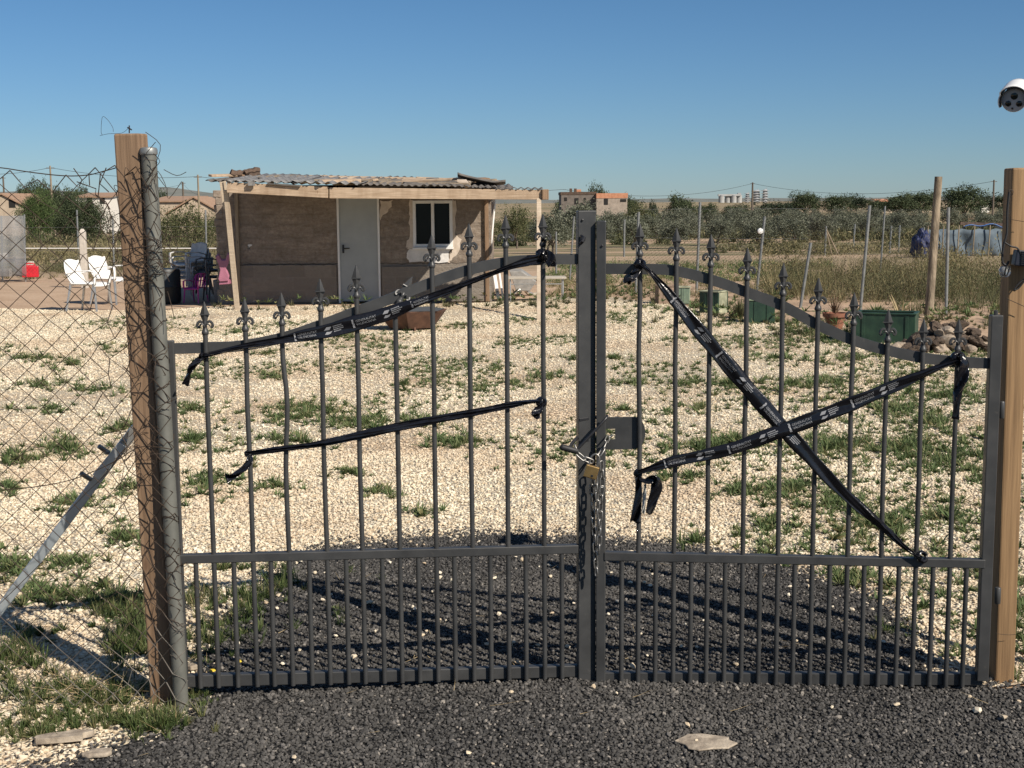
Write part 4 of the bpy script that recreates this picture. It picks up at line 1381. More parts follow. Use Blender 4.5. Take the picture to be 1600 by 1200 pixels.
t = root('pink_child_chair', 'pink plastic child chair lying on the dark chairs beside the hut', 'chair', AY(349, 420, WY - .75), R(10))
c_ = AY(348, 418, WY - .75)
o_ = [AY(x, y, WY - .75) for x, y in ((341, 398), (346, 407), (352, 407), (355, 397), (359, 398), (357, 412), (353, 420), (358, 433), (357, 439), (343, 440), (341, 436), (344, 422), (340, 410), (336, 402))]
M_PINK = mat_plain('pink_plastic', (.36, .14, .20), .5)
MB().prism(o_, (0, .05, .03)).build('backrest', M_PINK, t, None, .008)
MB().prism([AY(x, y, WY - .72) for x, y in ((343, 438), (357, 437), (358, 444), (342, 445))], (0, .25, .0)).build('seat', M_PINK, t, None, .008)
# dark barrel
p = G(258, 474)
tag(MB().lathe((p.x, p.y + .1, 0), [(.25, 0), (.27, .05), (.27, .28), (.28, .30), (.27, .32), (.27, .58), (.25, .62), (.20, .63)], 24).build('water_butt', mat_plain('black_green_plastic', (.012, .016, .017), .5), None, 40, origin=(p.x, p.y, 0)), 'black plastic water butt beside the grimy chair stack', 'barrel')
p = G(350, 474)
tb = MB().box((p.x + .02, p.y + .1, .22), (.36, .3, .42), None, 1.1)
tag(tb.build('grey_bin', mat_plain('grey_bin_plastic', (.10, .105, .11), .5), None, None, .02, origin=(p.x, p.y, 0)), 'low dark grey bin under the pink chair by the slanting porch post', 'bin')

# ================================================================== YARD THINGS
M_RED = mat_plain('red_plastic', (.55, .018, .03), .4)
M_RUST = mat_noise('rusted_steel', (.075, .040, .027), (.17, .088, .056), 7, .85, .2, .5, 40, .004)
M_TABLE = mat_noise('grey_table_top', (.36, .32, .26), (.50, .45, .37), 8, .7, 0, .2)
M_BLOCK = mat_noise('concrete_block', (.44, .40, .35), (.58, .53, .46), 12, .9, 0, .5, 50, .006)
# jerry can
p = G(48, 433)
jc = root('jerry_can', 'red plastic jerry can standing on the dirt beside the low pallet table', 'jerry can', (p.x, p.y, 0), R(15))
b = MB().box((0, 0, .14), (.40, .24, .28)); b.box((.02, 0, .285), (.24, .16, .04))
b.build('body', M_RED, jc, None, .06, local=True)
MB().tube(smooth_path([(-.10, 0, .28), (-.08, 0, .34), (.08, 0, .34), (.12, 0, .28)], 4), .016, 8).build('handle', M_RED, jc, 40, local=True)
MB().lathe((-.13, 0, .27), [(.03, 0), (.03, .05), (.02, .055)], 12).build('cap', M_RED, jc, 40, local=True)
# pallet table with blocks
p = G(8, 432)
pt = root('pallet_table', 'low table of weathered pallet boards on dark stacked legs', 'table', (p.x, p.y, 0))
xx0, xx1 = AY(-60, 410, p.y).x, AY(36, 410, p.y).x
zt = AY(10, 403, p.y).z
for k in range(3):
    MB().box(((xx0 + xx1) / 2, p.y + .05 + k * .16, zt), (xx1 - xx0, .14, .035)).build('board', M_WOODW, pt, None, .004)
MB().box(((xx0 + xx1) / 2, p.y + .22, zt - .07), (xx1 - xx0 - .1, .42, .07)).build('apron', M_CHAR, pt)
for x in (xx0 + .2, xx1 - .15):
    MB().box((x, p.y + .22, (zt - .1) / 2), (.12, .4, zt - .1)).build('leg', M_CHAR, pt)
for (px_, py_, w_, h_, lab) in ((38, 431, .20, .30, 'tall pale block beside the jerry can, under the pallet table end'), (47, 428, .18, .36, 'pale concrete block standing behind the red jerry can'), (6, 424, .35, .10, 'white block lying in front of the pallet table'), (5, 402, .22, .10, 'white block lying on the pallet table')):
    c_ = AY(px_, py_, p.y + (.5 if px_ > 20 else -.1 if py_ > 410 else .2))
    zz = (0 if px_ > 20 else .16 if py_ > 410 else zt + .02)
    if py_ == 424: zz = 0.0; h_ = .2
    tag(MB().box((c_.x, c_.y, zz + h_ / 2), (w_, .2, h_)).build('concrete_block', M_BLOCK, None, None, .012, origin=(c_.x, c_.y, zz)), lab, 'block')
# concrete post
p = AY(131, 408, 30)
pp_ = MB().box((p.x, p.y, .55), (.13, .13, 1.3)); pp_.box((p.x, p.y, 1.23), (.13, .13, .08), None, .4)
tag(pp_.build('concrete_post', M_BLOCK, None, None, .01, origin=(p.x, p.y, 0)), 'stubby concrete post behind the white armchairs', 'post')
# table in front of the hut with the red tray on it
def table(label, px0, px1, pytop, pybase, dep, mat, legm, name='table'):
    p0 = G(px0, pybase); Y = p0.y
    x0, x1 = AY(px0, pytop, Y).x, AY(px1, pytop, Y).x
    z = AY(px0, pytop, Y).z
    t = root(name, label, 'table', ((x0 + x1) / 2, Y, 0))
    MB().box(((x0 + x1) / 2, Y + dep / 2, z - .015), (x1 - x0, dep, .03)).build('table_top', mat, t, None, .005)
    for x in (x0 + .06, x1 - .06):
        for y in (Y + .05, Y + dep - .05):
            MB().tube([(x, y, 0), (x, y, z - .03)], .014, 8).build('leg', legm, t, 40)
    MB().tube([(x0 + .06, Y + .05, z - .12), (x1 - .06, Y + .05, z - .12)], .010, 6).build('stretcher', legm, t, 40)
    return t, z, Y
tt, tz, tY = table('grey table before the hut window carrying the red tray', 686, 744, 415.5, 472, .5, M_TABLE, M_CHM)
c_ = AY(691, 408, tY + .25)
tr = root('red_tray', 'shallow red plastic tub on the grey table before the hut window', 'tub', (c_.x, c_.y, tz))
b = MB()
b.box((c_.x, c_.y, tz + .05), (.17, .15, .10), None, 1.15)
b.build('tub', M_RED, tr, None, .008)
MB().box((c_.x, c_.y, tz + .105), (.21, .19, .012)).build('rim', M_RED, tr, None, .003)
table('grey folding bench table right of the hut, under the porch edge', 792, 885, 434, 472, .55, M_TABLE, M_CHM)
# white pipe and leaning boards
a = G(764, 470); c_ = AY(773, 316, a.y + .2)
wp_ = MB().tube(smooth_path([AY(765, 408, a.y + .1) - Vector((0, 0, .62)), AY(766, 400, a.y + .1), c_, AY(768, 315, a.y + .2)], 4), .018, 8)
tag(wp_.build('white_pipe', M_PVC, None, 50, origin=(a.x, a.y, 0)), 'white plastic pipe standing against the right corner of the hut', 'pipe')
for (x0, y0, x1, y1, wd, lab) in ((779, 455, 772, 424, .06, 'wider white board leaning against the hut corner behind the pipe'), (786, 452, 780, 424, .035, 'narrow white board leaning right of the wider one by the hut')):
    g_ = G(x0, 468); 
    tag(MB().beam((AY(x0, 468, g_.y).x, g_.y, 0), AY(x1, y1, g_.y + .25), wd, .02, (1, 0, 0)).build('leaning_board', M_PVC, None, None, .003, origin=(g_.x, g_.y, 0)), lab, 'board')
# wheelbarrow
p = G(822, 468)
Yb = p.y + .9
wb = root('wheelbarrow', 'grey wheelbarrow tipped forward behind the bench table', 'wheelbarrow', (p.x, Yb, 0))
tray = MB()
def W(x, y): return AY(x, y, Yb)
to = [W(796, 424), (W(815, 424)), W(838, 440), W(828, 455), W(806, 454)]
b = MB(); b.prism(to, (0, .55, .03)); b.build('tray', mat_noise('worn_grey_tray', (.20, .195, .18), (.36, .345, .32), 8, .7, .2, .2), wb, None, .01)
tc = W(833, 461)
ring = [Vector((tc.x + .16 * math.cos(t), Yb + .25, .17 + .16 * math.sin(t))) for t in np.linspace(0, 2 * math.pi, 20, endpoint=False)]
MB().tube(ring, .035, 8, closed=True).build('wheel', M_TABLE, wb, 50)
b = MB()
for dy in (0, .5):
    b.tube([W(800, 462) + Vector((0, dy, 0)), W(812, 452) + Vector((0, dy, 0)), W(835, 461) + Vector((0, .25, 0))], .014, 8)
    b.tube([W(812, 452) + Vector((0, dy, 0)), Vector((W(813, 470).x, Yb + dy, 0))], .014, 8)
b.build('frame', M_CHM, wb, 50)
# rusty fire pit with a grill laid over
p = G(652, 519)
fp = root('fire_pit', 'rusty hexagonal steel fire bowl on the gravel in front of the hut', 'fire pit', (p.x - .1, p.y + .45, 0), R(12))
hx_ = lambda r_, z, ph=.26: [Vector((r_ * math.cos(ph + k * math.pi / 3), r_ * .85 * math.sin(ph + k * math.pi / 3), z)) for k in range(6)]
b = MB()
r0, r1, r2, r3 = hx_(.34, .03), hx_(.54, .27), hx_(.51, .27), hx_(.32, .05)
vs = r0 + r1 + r2 + r3
fs = [tuple(range(6))[::-1]]
for a_ in range(3):
    fs += [(a_ * 6 + k, a_ * 6 + (k + 1) % 6, a_ * 6 + 6 + (k + 1) % 6, a_ * 6 + 6 + k) for k in range(6)]
fs += [tuple(18 + k for k in range(6))]
b.add(vs, fs).build('bowl', M_RUST, fp, local=True)
b = MB()
for k in range(9):
    y = -.36 + k * .09
    b.tube([(-.46 + abs(y) * .4, y, .282), (.46 - abs(y) * .4, y, .282)], .007, 6)
b.build('grill', M_CHD, fp, 50, local=True)
for k in range(3):
    a_ = .5 + k * 2.1
    MB().tube([(.26 * math.cos(a_), .24 * math.sin(a_), .06), (.32 * math.cos(a_), .3 * math.sin(a_), 0)], .016, 8).build('foot', M_RUST, fp, 50, local=True)
# planters
M_GREEN = mat_noise('dark_green_planter_paint', (.008, .026, .018), (.030, .070, .040), 5, .5, 0, .2)
M_CREAM = mat_noise('faded_cream_panel', (.16, .17, .11), (.42, .42, .29), 7, .7, 0, .2)
M_SOIL = mat_noise('potting_soil', (.05, .035, .025), (.12, .085, .06), 30, .95, 0, .8, 60, .01)
def planter(label, px, py, l, wd, h, rz, mat, endm=None):
    p = G(px, py)
    t = root('planter', label, 'planter', (p.x, p.y, 0), rz, 'planters along the edge of the yard')
    b = MB()
    for (x, y, a_, c_) in ((0, -wd / 2 + .015, l, .03), (0, wd / 2 - .015, l, .03)):
        MB().box((x, y, h / 2), (a_, c_, h)).build('side_panel', mat, t, None, .006, local=True)

    for s_ in (-1, 1):
        MB().box((s_ * (l / 2 - .014), 0, h / 2), (.03, wd - .062, h + .004)).build('end_panel', endm or mat, t, None, .006, local=True)
        MB().box((s_ * (l / 2 - .10), -wd / 2 - .004, h / 2), (.04, .012, h * .9)).build('rib', mat, t, None, .002, local=True)
    b = MB()
    b.box((0, -wd / 2 + .012, h + .008), (l + .02, .05, .02)); b.box((0, wd / 2 - .012, h + .008), (l + .02, .05, .02))
    b.box((-l / 2 + .012, 0, h + .008), (.05, wd - .08, .018)); b.box((l / 2 - .012, 0, h + .008), (.05, wd - .08, .018))
    b.build('rim', endm or mat, t, None, .003, local=True)
    MB().box((0, 0, h - .05), (l - .07, wd - .07, .02)).build('soil', M_SOIL, t, local=True)
    return t
planter('faded brown box planter farthest along the yard edge', 1041, 474, .34, .26, .30, R(8), mat_noise('faded_brown_box', (.20, .14, .10), (.30, .22, .16), 8, .8))
planter('pale green box planter beside the faded brown one', 1068, 474, .22, .26, .28, R(-10), mat_plain('sage_green_plastic', (.16, .22, .16), .5), M_CREAM)
planter('dark green planter with a cream end panel turned to the gate', 1115, 489, .34, .32, .34, R(-38), M_GREEN, M_CREAM)
planter('all dark green planter box half behind a gate upright', 1189, 504, .38, .30, .33, R(-8), M_GREEN, mat_plain('cream_edge', (.20, .25, .16), .6))
planter('big dark green planter with plants in it beside the rock pile', 1385, 534, .72, .42, .36, R(-22), M_GREEN)
p = G(1304, 514)
po = root('clay_pot', 'terracotta flower pot with a dried plant near the yard edge', 'pot', (p.x, p.y, 0), 0)
M_TERRA = mat_noise('terracotta', (.17, .068, .042), (.29, .125, .075), 9, .85, 0, .3)
MB().lathe((0, 0, 0), [(.10, 0), (.145, .17), (.165, .17), (.17, .225), (.155, .225), (.15, .18), (.09, .16)], 22).build('pot', M_TERRA, po, 40, local=True)

# ------------------------------------------------------------------ rocks
M_ROCK = mat_noise('brown_rock', (.048, .036, .027), (.175, .125, .088), 7, .95, 0, .9, 30, .02)
M_ROCK2 = mat_noise('pale_rock', (.28, .22, .165), (.46, .38, .29), 6, .95, 0, .8, 30, .015)
def rock_me(seed, mat):
    bm = bmesh.new(); bmesh.ops.create_icosphere(bm, subdivisions=3, radius=1)
    for v in bm.verts:
        n_ = mnoise.noise(v.co * 1.1 + Vector((seed * 7, 0, 0))) * .5 + mnoise.noise(v.co * 2.7 + Vector((0, seed * 5, 0))) * .22 + mnoise.noise(v.co * 7) * .06
        v.co *= 1 + n_
        v.co.z *= .72
    # flat split faces
    for k in range(7):
        d = Vector(np.random.default_rng(seed * 31 + k).normal(size=3)).normalized()
        for v in bm.verts:
            e = v.co.dot(d) - .72
            if e > 0: v.co -= d * e * .85
    me = bpy.data.meshes.new('rock'); bm.to_mesh(me); bm.free(); me.materials.append(mat)
    me.polygons.foreach_set('use_smooth', [True] * len(me.polygons)); me.set_sharp_from_angle(angle=R(28))
    return me
RK = [rock_me(k, M_ROCK2 if k in (2, 5) else M_ROCK) for k in range(7)]
rk = random.Random(4)
pb = G(1487, 552)
nrock = 0
for lay, n_, rx, ry, z in ((0, 30, .60, .42, .04), (1, 20, .50, .30, .13), (2, 11, .34, .18, .22), (3, 5, .16, .08, .30)):
    for k in range(n_):
        a_ = rk.uniform(0, 2 * math.pi); q_ = math.sqrt(rk.uniform(.0, 1))
        s_ = rk.uniform(.065, .14) * (1 - .08 * lay)
        o = link('rock', RK[rk.randrange(7)])
        o.location = (pb.x + rx * 1.08 * q_ * math.cos(a_) + .02, pb.y + .35 + ry * q_ * math.sin(a_), z * .95)
        o.scale = (s_ * rk.uniform(.9, 1.3), s_, s_ * rk.uniform(.7, 1.0))
        o.rotation_euler = (rk.uniform(-.5, .5), rk.uniform(-.5, .5), rk.uniform(0, 6))
        tag(o, 'brown or buff rock in the pile beside the big green planter', 'rock', 'rocks heaped at the yard edge')

# ================================================================== PLANTS
def blades(name, pos, length, width, mat, nper=18, spread=.5, lean=.55, seed=1, droop=.5, base_r=.03, seg=2, parent=None, kind='stuff', rndbias=None, leafy=False):
    """tufts of bent ribbons; pos (N,3), length (N,), every tuft nper blades"""
    r = np.random.default_rng(seed)
    n = len(pos) * nper
    P0 = np.repeat(pos, nper, 0)
    Ln = np.repeat(length, nper) * r.uniform(.45, 1.15, n)
    az = r.uniform(0, 2 * np.pi, n)
    P0 = P0 + np.stack([np.cos(az), np.sin(az), np.zeros(n)], 1) * (np.repeat(length, nper) * base_r / .1 * r.uniform(0, 1, n))[:, None] * .25
    az2 = az + r.normal(0, .6, n)
    ti = np.clip(r.normal(lean, .28, n), .02, 1.45)
    d = np.stack([np.cos(az2) * np.sin(ti), np.sin(az2) * np.sin(ti), np.cos(ti)], 1)
    sd_ = np.stack([-np.sin(az2), np.cos(az2), np.zeros(n)], 1)
    tw = r.uniform(-1, 1, n)
    sd_ = sd_ + d * 0 + np.stack([np.zeros(n), np.zeros(n), tw * .6], 1)
    sd_ /= np.linalg.norm(sd_, axis=1, keepdims=True)
    wd = (np.repeat(width, nper) if np.ndim(width) else width) * r.uniform(.6, 1.3, n)
    dr = droop * r.uniform(.2, 1.2, n)
    vs = []
    prof = [1.0, .85, .5, 0.06] if not leafy else [.3, 1.0, .8, .1]
    if seg == 1: prof = [1.0, .06]
    m = len(prof)
    for i in range(m):
        t = i / (m - 1)
        c = P0 + d * (Ln * t)[:, None]
        c[:, 2] -= dr * Ln * t * t * .6
        c[:, 2] = np.maximum(c[:, 2], P0[:, 2] + .003)
        vs += [c - sd_ * (wd * prof[i] / 2)[:, None], c + sd_ * (wd * prof[i] / 2)[:, None]]
    V = np.stack(vs, 1)                       # n, 2m, 3
    f = np.array([(2 * i, 2 * i + 1, 2 * i + 3, 2 * i + 2) for i in range(m - 1)])
    Fc = (f[None] + (np.arange(n) * 2 * m)[:, None, None]).reshape(-1, 4)
    at = np.repeat(np.repeat(r.uniform(0, 1, len(pos)), nper) * .6 + r.uniform(0, .4, n), 2 * m)
    me = np_mesh(name, V.reshape(-1, 3), Fc, mat, at)
    o = link(name, me, parent)
    if kind: tag(o, None, None, kind=kind)
    return o

M_WEED = mat_rnd('yard_weed', [(0, (.056, .084, .030)), (.45, (.105, .152, .055)), (.74, (.165, .19, .080)), (1, (.33, .26, .135))], .7, transl=.25)
M_GRASS = mat_rnd('green_grass', [(0, (.048, .078, .022)), (.45, (.092, .128, .040)), (.75, (.155, .165, .068)), (1, (.32, .25, .13))], .65, transl=.3)
M_DRY = mat_rnd('dry_scrub', [(0, (.085, .080, .036)), (.35, (.15, .135, .065)), (.7, (.24, .205, .105)), (1, (.38, .31, .18))], .85, transl=.2)
M_SCRUB = mat_rnd('green_scrub', [(0, (.045, .052, .024)), (.4, (.085, .090, .042)), (.75, (.145, .140, .068)), (1, (.25, .215, .12))], .85, transl=.2)
M_STRAW = mat_rnd('straw', [(0, (.22, .16, .08)), (1, (.46, .36, .2))], .8)

# weeds in the yard: patches measured on the photograph, and a loose scatter
pat = [(630, 602, 14, 5), (690, 591, 18, 7), (735, 562, 14, 5), (756, 604, 22, 8), (800, 600, 20, 6), (858, 590, 30, 8), (860, 480, 26, 5), (820, 500, 30, 6), (778, 575, 12, 6),
       (640, 660, 50, 10), (556, 660, 40, 8), (735, 690, 22, 8), (690, 692, 30, 7), (300, 688, 34, 10), (330, 752, 45, 16), (450, 652, 40, 7), (470, 690, 26, 6), (660, 803, 18, 5), (430, 760, 26, 6), (545, 740, 22, 5), (490, 640, 60, 8), (590, 770, 24, 5), (560, 665, 30, 6), (340, 570, 26, 7), (310, 590, 20, 6), (300, 640, 40, 8), (420, 552, 30, 5),
       (960, 560, 26, 5), (985, 600, 40, 7), (975, 640, 30, 6), (1150, 690, 60, 12), (1240, 765, 70, 16), (1300, 700, 70, 14), (1400, 640, 60, 14), (1420, 700, 50, 14), (1480, 720, 50, 18), (1105, 700, 30, 6), (1190, 822, 26, 7), (1330, 905, 22, 8), (1380, 820, 50, 16), (1490, 805, 40, 14), (1055, 530, 30, 5), (1130, 600, 50, 8), (1240, 600, 50, 9), (1300, 600, 60, 9), (1220, 560, 60, 7), (1340, 560, 70, 8), (1480, 620, 50, 10), (1090, 640, 26, 6), (1050, 745, 36, 7), (1150, 770, 30, 7), (1310, 790, 40, 10), (1460, 660, 40, 10), (1240, 520, 70, 7), (1310, 535, 70, 7), (1120, 510, 50, 5), (1000, 480, 60, 6), (960, 500, 50, 5), (900, 560, 30, 4),
       (60, 602, 40, 7), (150, 610, 40, 6), (100, 700, 45, 12), (190, 668, 26, 9), (40, 560, 40, 5), (110, 570, 40, 6), (170, 545, 36, 5), (80, 640, 30, 5), (30, 720, 30, 10), (10, 760, 25, 10), (120, 790, 40, 10), (200, 760, 26, 9), (60, 560, 26, 5), (20, 890, 26, 14), (110, 880, 30, 12), (200, 840, 30, 12), (75, 930, 44, 12), (190, 940, 44, 14), (430, 590, 26, 5), (940, 690, 18, 4), (1060, 600, 24, 4), (540, 525, 40, 5), (370, 520, 40, 4), (620, 545, 30, 4)]
wp_pos, wl = [], []
for (x, y, rx, ry) in pat:
    k = int(9 + rx * ry / 10)
    for _ in range(k):
        a_ = rng.uniform(0, 2 * np.pi); q_ = abs(rng.normal(0, 1.05))
        g = G(x + rx * q_ * math.cos(a_), y + ry * q_ * math.sin(a_))
        if g.y > 23: continue
        wp_pos.append((g.x, g.y, 0.0)); wl.append(rng.uniform(.03, .095) * (1 + .35 * (g.y > 9)))
X, Y = scatter(5.0, 21.5, 150, 31)
m = inside(YARD, X, Y) & ~inside(DARKP, X, Y)
m &= (vnoise(X, Y, 1.3, 8) + .30 * X / (Y * .25) + rng.uniform(-.75, .75, len(X))) > .66
for x, y in zip(X[m], Y[m]):
    wp_pos.append((x, y, 0.0)); wl.append(rng.uniform(.025, .08))
blades('yard_weeds', np.array(wp_pos), np.array(wl), .0095, M_WEED, 22, lean=.85, droop=.45, seed=2, base_r=.07)
# rosette weeds with broad leaves
sel = rng.choice(len(wp_pos), 260, replace=False)
blades('yard_weeds', np.array(wp_pos)[sel], np.array(wl)[sel] * 1.15, .022, M_WEED, 11, lean=1.0, droop=.3, seed=3, leafy=True)
# taller grass tufts: fence foot and just inside the gate
gpat = [(20, 1035, 50, 26, .16, 40), (60, 990, 40, 12, .10, 16), (120, 1090, 120, 24, .09, 120), (215, 1010, 42, 40, .14, 90), (200, 960, 60, 14, .10, 50), (90, 1125, 110, 18, .07, 90), (235, 1135, 56, 18, .10, 70), (25, 1150, 60, 14, .07, 40), (130, 930, 60, 16, .09, 40), (330, 1000, 34, 40, .11, 40), (385, 960, 34, 36, .13, 44), (430, 920, 34, 22, .13, 36), (320, 940, 24, 20, .12, 24), (370, 890, 36, 10, .10, 20), (1400, 985, 30, 18, .08, 16), (1080, 850, 24, 8, .20, 5), (300, 1090, 30, 12, .07, 24), (1440, 940, 40, 24, .07, 16), (1590, 980, 30, 60, .12, 30), (560, 900, 30, 12, .07, 6), (530, 960, 16, 18, .09, 6)]
gp, gl = [], []
for (x, y, rx, ry, ln, k) in gpat:
    for _ in range(k):
        g = G(x + rx * rng.normal(0, .6), y + ry * rng.normal(0, .6))
        gp.append((g.x, g.y, 0)); gl.append(ln * rng.uniform(.35, 1.0))
gp = np.array(gp); gl = np.array(gl)
blades('grass_tufts', gp, gl, .0042, M_GRASS, 22, lean=.5, droop=.55, seed=5, base_r=.05)
sel = rng.choice(len(gp), 120, replace=False)
blades('grass_tufts', gp[sel], gl[sel] * .6, .016, M_WEED, 10, lean=.9, droop=.3, seed=6, leafy=True)
# growth round the planters and the back edge of the yard
ep, el = [], []
for (x0, x1, y0, y1, n_) in ((870, 1030, 455, 476, 70), (1020, 1230, 470, 508, 90), (1200, 1420, 498, 536, 80), (1400, 1560, 490, 515, 60), (690, 880, 468, 482, 50), (300, 700, 478, 486, 30)):
    for _ in range(n_):
        g = G(rng.uniform(x0, x1), rng.uniform(y0, y1))
        ep.append((g.x, g.y, 0)); el.append(rng.uniform(.05, .19))
ep = np.array(ep); el = np.array(el)
blades('yard_weeds', ep, el, .012, M_SCRUB, 24, lean=.6, droop=.4, seed=81, base_r=.08)
blades('yard_weeds', ep + .12, el * .8, .020, M_WEED, 14, lean=.9, droop=.3, seed=82, leafy=True)
# dead straw on the ground
X, Y = scatter(4.0, 9, 9, 41)
sp_ = np.stack([X, Y, np.full(len(X), .018)], 1)
blades('straw_litter', sp_, rng.uniform(.04, .14, len(X)), .0024, M_STRAW, 1, lean=1.5, droop=.05, seed=7)
g = [G(rng.normal(190, 60), rng.normal(1085, 18)) for _ in range(120)]
blades('straw_litter', np.array([(p.x, p.y, .01) for p in g]), rng.uniform(.08, .22, 120), .0035, M_STRAW, 2, lean=1.3, droop=.2, seed=8)
# few yellow flowers
for i, (x, y, h_) in enumerate(((210, 1030, .11), (330, 1055, .05), (372, 1040, .05))):
    p = G(x, y + h_ * 300)
    t = root('dandelion', 'yellow dandelion flower in the grass around the gate foot', 'flower', (p.x, p.y, 0), 0, 'yellow dandelions by the gate')
    MB().tube([(0, 0, 0), (.006, 0, h_)], .0018, 5).build('stem', M_GRASS, t, local=True)
    MB().lathe((.006, 0, h_), [(.003, -.002), (.013, .004), (.010, .008), (.004, .010)], 12).build('flower_head', mat_plain('yellow_petal', (.62, .44, .03), .6), t, local=True)

# scrub beyond the yard
def field(px0, px1, d0, d1, dens, hmin, hmax, seed, thr=-.2, ns=.5):
    r = np.random.default_rng(seed)
    k0, k1 = (px0 - 800) / F, (px1 - 800) / F
    area = (k1 - k0) * (d1 * d1 - d0 * d0) / 2
    n = int(area * dens)
    Y = np.sqrt(r.uniform(d0 * d0, d1 * d1, n)); X = Y * r.uniform(k0, k1, n)
    m = (vnoise(X, Y, ns, seed) + r.uniform(-.35, .35, n)) > thr
    X, Y = X[m], Y[m]
    Z = zf(X, Y) - .01
    hgt = r.uniform(hmin, hmax, len(X)) * (1 + .35 * vnoise(X, Y, ns * 1.3, seed + 3))
    return np.stack([X, Y, Z], 1), np.clip(hgt, .08, 3)
def bushes(name, pos, hgt, mat, nleaf, ls, seed, squash=.9):
    """loose shrubs: leaf-sized quads on an uneven dome with thin twigs of leaves sticking out"""
    r = np.random.default_rng(seed)
    n = len(pos) * nleaf
    Hh = np.repeat(hgt, nleaf)
    u = r.normal(size=(n, 3)); u /= np.linalg.norm(u, axis=1, keepdims=True)
    u[:, 2] = np.abs(u[:, 2])
    ph = np.repeat(r.uniform(0, 6.28, len(pos)), nleaf)
    rad = r.uniform(0, 1, n) ** .45 * (1 + .35 * np.sin(np.arctan2(u[:, 1], u[:, 0]) * 3 + ph) * np.cos(u[:, 2] * 4 + ph) + r.exponential(.10, n))
    C_ = np.repeat(pos, nleaf, 0) + u * (rad * Hh)[:, None] * np.array([squash * .75, squash * .75, .9])
    t = r.normal(size=(n, 3)) * np.array([.5, .5, 1]) + u * .8; t /= np.linalg.norm(t, axis=1, keepdims=True)
    b_ = np.cross(t, r.normal(size=(n, 3))); b_ /= np.linalg.norm(b_, axis=1, keepdims=True)
    s1 = (ls * r.uniform(.6, 1.6, n))[:, None]; s2 = s1 * .24
    V = np.stack([C_ - t * s1, C_ - b_ * s2, C_ + t * s1, C_ + b_ * s2], 1).reshape(-1, 3)
    at = np.repeat(np.clip(np.repeat(r.uniform(.05, .85, len(pos)), nleaf) + r.normal(0, .15, n), 0, 1), 4)
    o = link(name, np_mesh(name, V, np.arange(n * 4).reshape(n, 4), mat, at))
    tag(o, None, None, kind='stuff')
P, h_ = field(1190, 1660, 23.2, 33, 3.4, .25, .62, 51, -.2)
bushes('scrub_bushes', P, h_, M_SCRUB, 420, .020, 61)
P, h_ = field(1200, 1660, 22.5, 32, 8, .30, .80, 58, -.1)
blades('dry_scrub', P, h_, .0085, M_DRY, 20, lean=.45, droop=.3, seed=11, base_r=.10)
P, h_ = field(1380, 1680, 20.8, 26, 9, .20, .55, 52, -.1)
blades('dry_scrub', P, h_, .008, M_SCRUB, 22, lean=.45, droop=.4, seed=12, base_r=.08)
P, h_ = field(860, 1300, 24.8, 30, 2.2, .10, .32, 53, .1)
bushes('scrub_bushes', P, h_, M_DRY, 220, .018, 63)
P, h_ = field(860, 1300, 24.8, 31, 7, .10, .32, 59, -.2)
blades('dry_scrub', P, h_, .008, M_DRY, 18, lean=.6, droop=.4, seed=13, base_r=.1)
P, h_ = field(860, 1300, 30, 43, 3.5, .08, .26, 71, -.5)
bushes('scrub_bushes', P, h_, M_WEED, 90, .030, 71, 1.6)
P, h_ = field(-80, 345, 36, 48, 1.3, .35, .8, 54, -.15)
bushes('scrub_bushes', P, h_, M_SCRUB, 300, .032, 64)
P, h_ = field(-80, 345, 35.5, 44, 4, .2, .5, 54, -.1)
blades('dry_scrub', P, h_, .013, M_DRY, 18, lean=.6, droop=.35, seed=14, base_r=.1)
P, h_ = field(-100, 400, 48, 85, .34, .4, 1.0, 55, .0, .22)
bushes('scrub_bushes', P, h_, M_DRY, 180, .06, 65, 1.3)
P, h_ = field(1180, 1750, 33, 62, .50, .3, .75, 72, .0, .22)
bushes('scrub_bushes', P, h_, M_DRY, 200, .045, 72, 1.3)
P, h_ = field(850, 1750, 46, 95, .10, .3, .9, 66, .25, .15)
bushes('scrub_bushes', P, h_, M_SCRUB, 180, .08, 66, 1.3)
P, h_ = field(-100, 1750, 95, 260, .10, .5, 1.2, 56, -.3, .06)
bushes('scrub_bushes', P, h_, M_SCRUB, 120, .18, 67, 1.4)

# plants of the planters, each rooted in its own pot
def pot_plant(name, label, px, py, z0, hgt, n_, mat, wd=.012, lean=.3, seed=1, dep=0):
    p = G(px, py)
    t = root(name, label, 'plant', (p.x, p.y + dep, z0))
    MB().tube([(0, 0, -.04), (.01, 0, hgt * .3)], [.012, .007], 6).build('stem', M_WOODW, t, local=True)
    o = blades('foliage', np.array([(0, 0, 0.0)] * 3), np.array([hgt] * 3), wd, mat, n_, lean=lean, droop=.25, seed=seed, base_r=.05, parent=t, kind=None)
    return t
M_DEADLEAF = mat_rnd('dead_leaf', [(0, (.09, .055, .035)), (1, (.24, .15, .09))], .9)
pot_plant('dried_plant', 'dried brown plant sticking up from the terracotta pot', 1304, 514, .22, .34, 16, M_DEADLEAF, .012, .35, 3)
pot_plant('garden_shrub', 'low dark green plant spilling over the big green planter', 1372, 530, .30, .22, 60, M_WEED, .014, 1.0, 4, .12)
pot_plant('aloe_plant', 'pale dry spiky plant at the rear of the big green planter', 1412, 530, .30, .34, 4, M_STRAW, .020, .6, 5, .2)
pot_plant('garden_shrub', 'bushy green weed growing between the two dark green planters', 1155, 498, 0, .36, 50, M_SCRUB, .016, .5, 6)
pot_plant('garden_shrub', 'dark weed beside the pale green planter', 1086, 482, 0, .22, 40, M_SCRUB, .014, .8, 7)

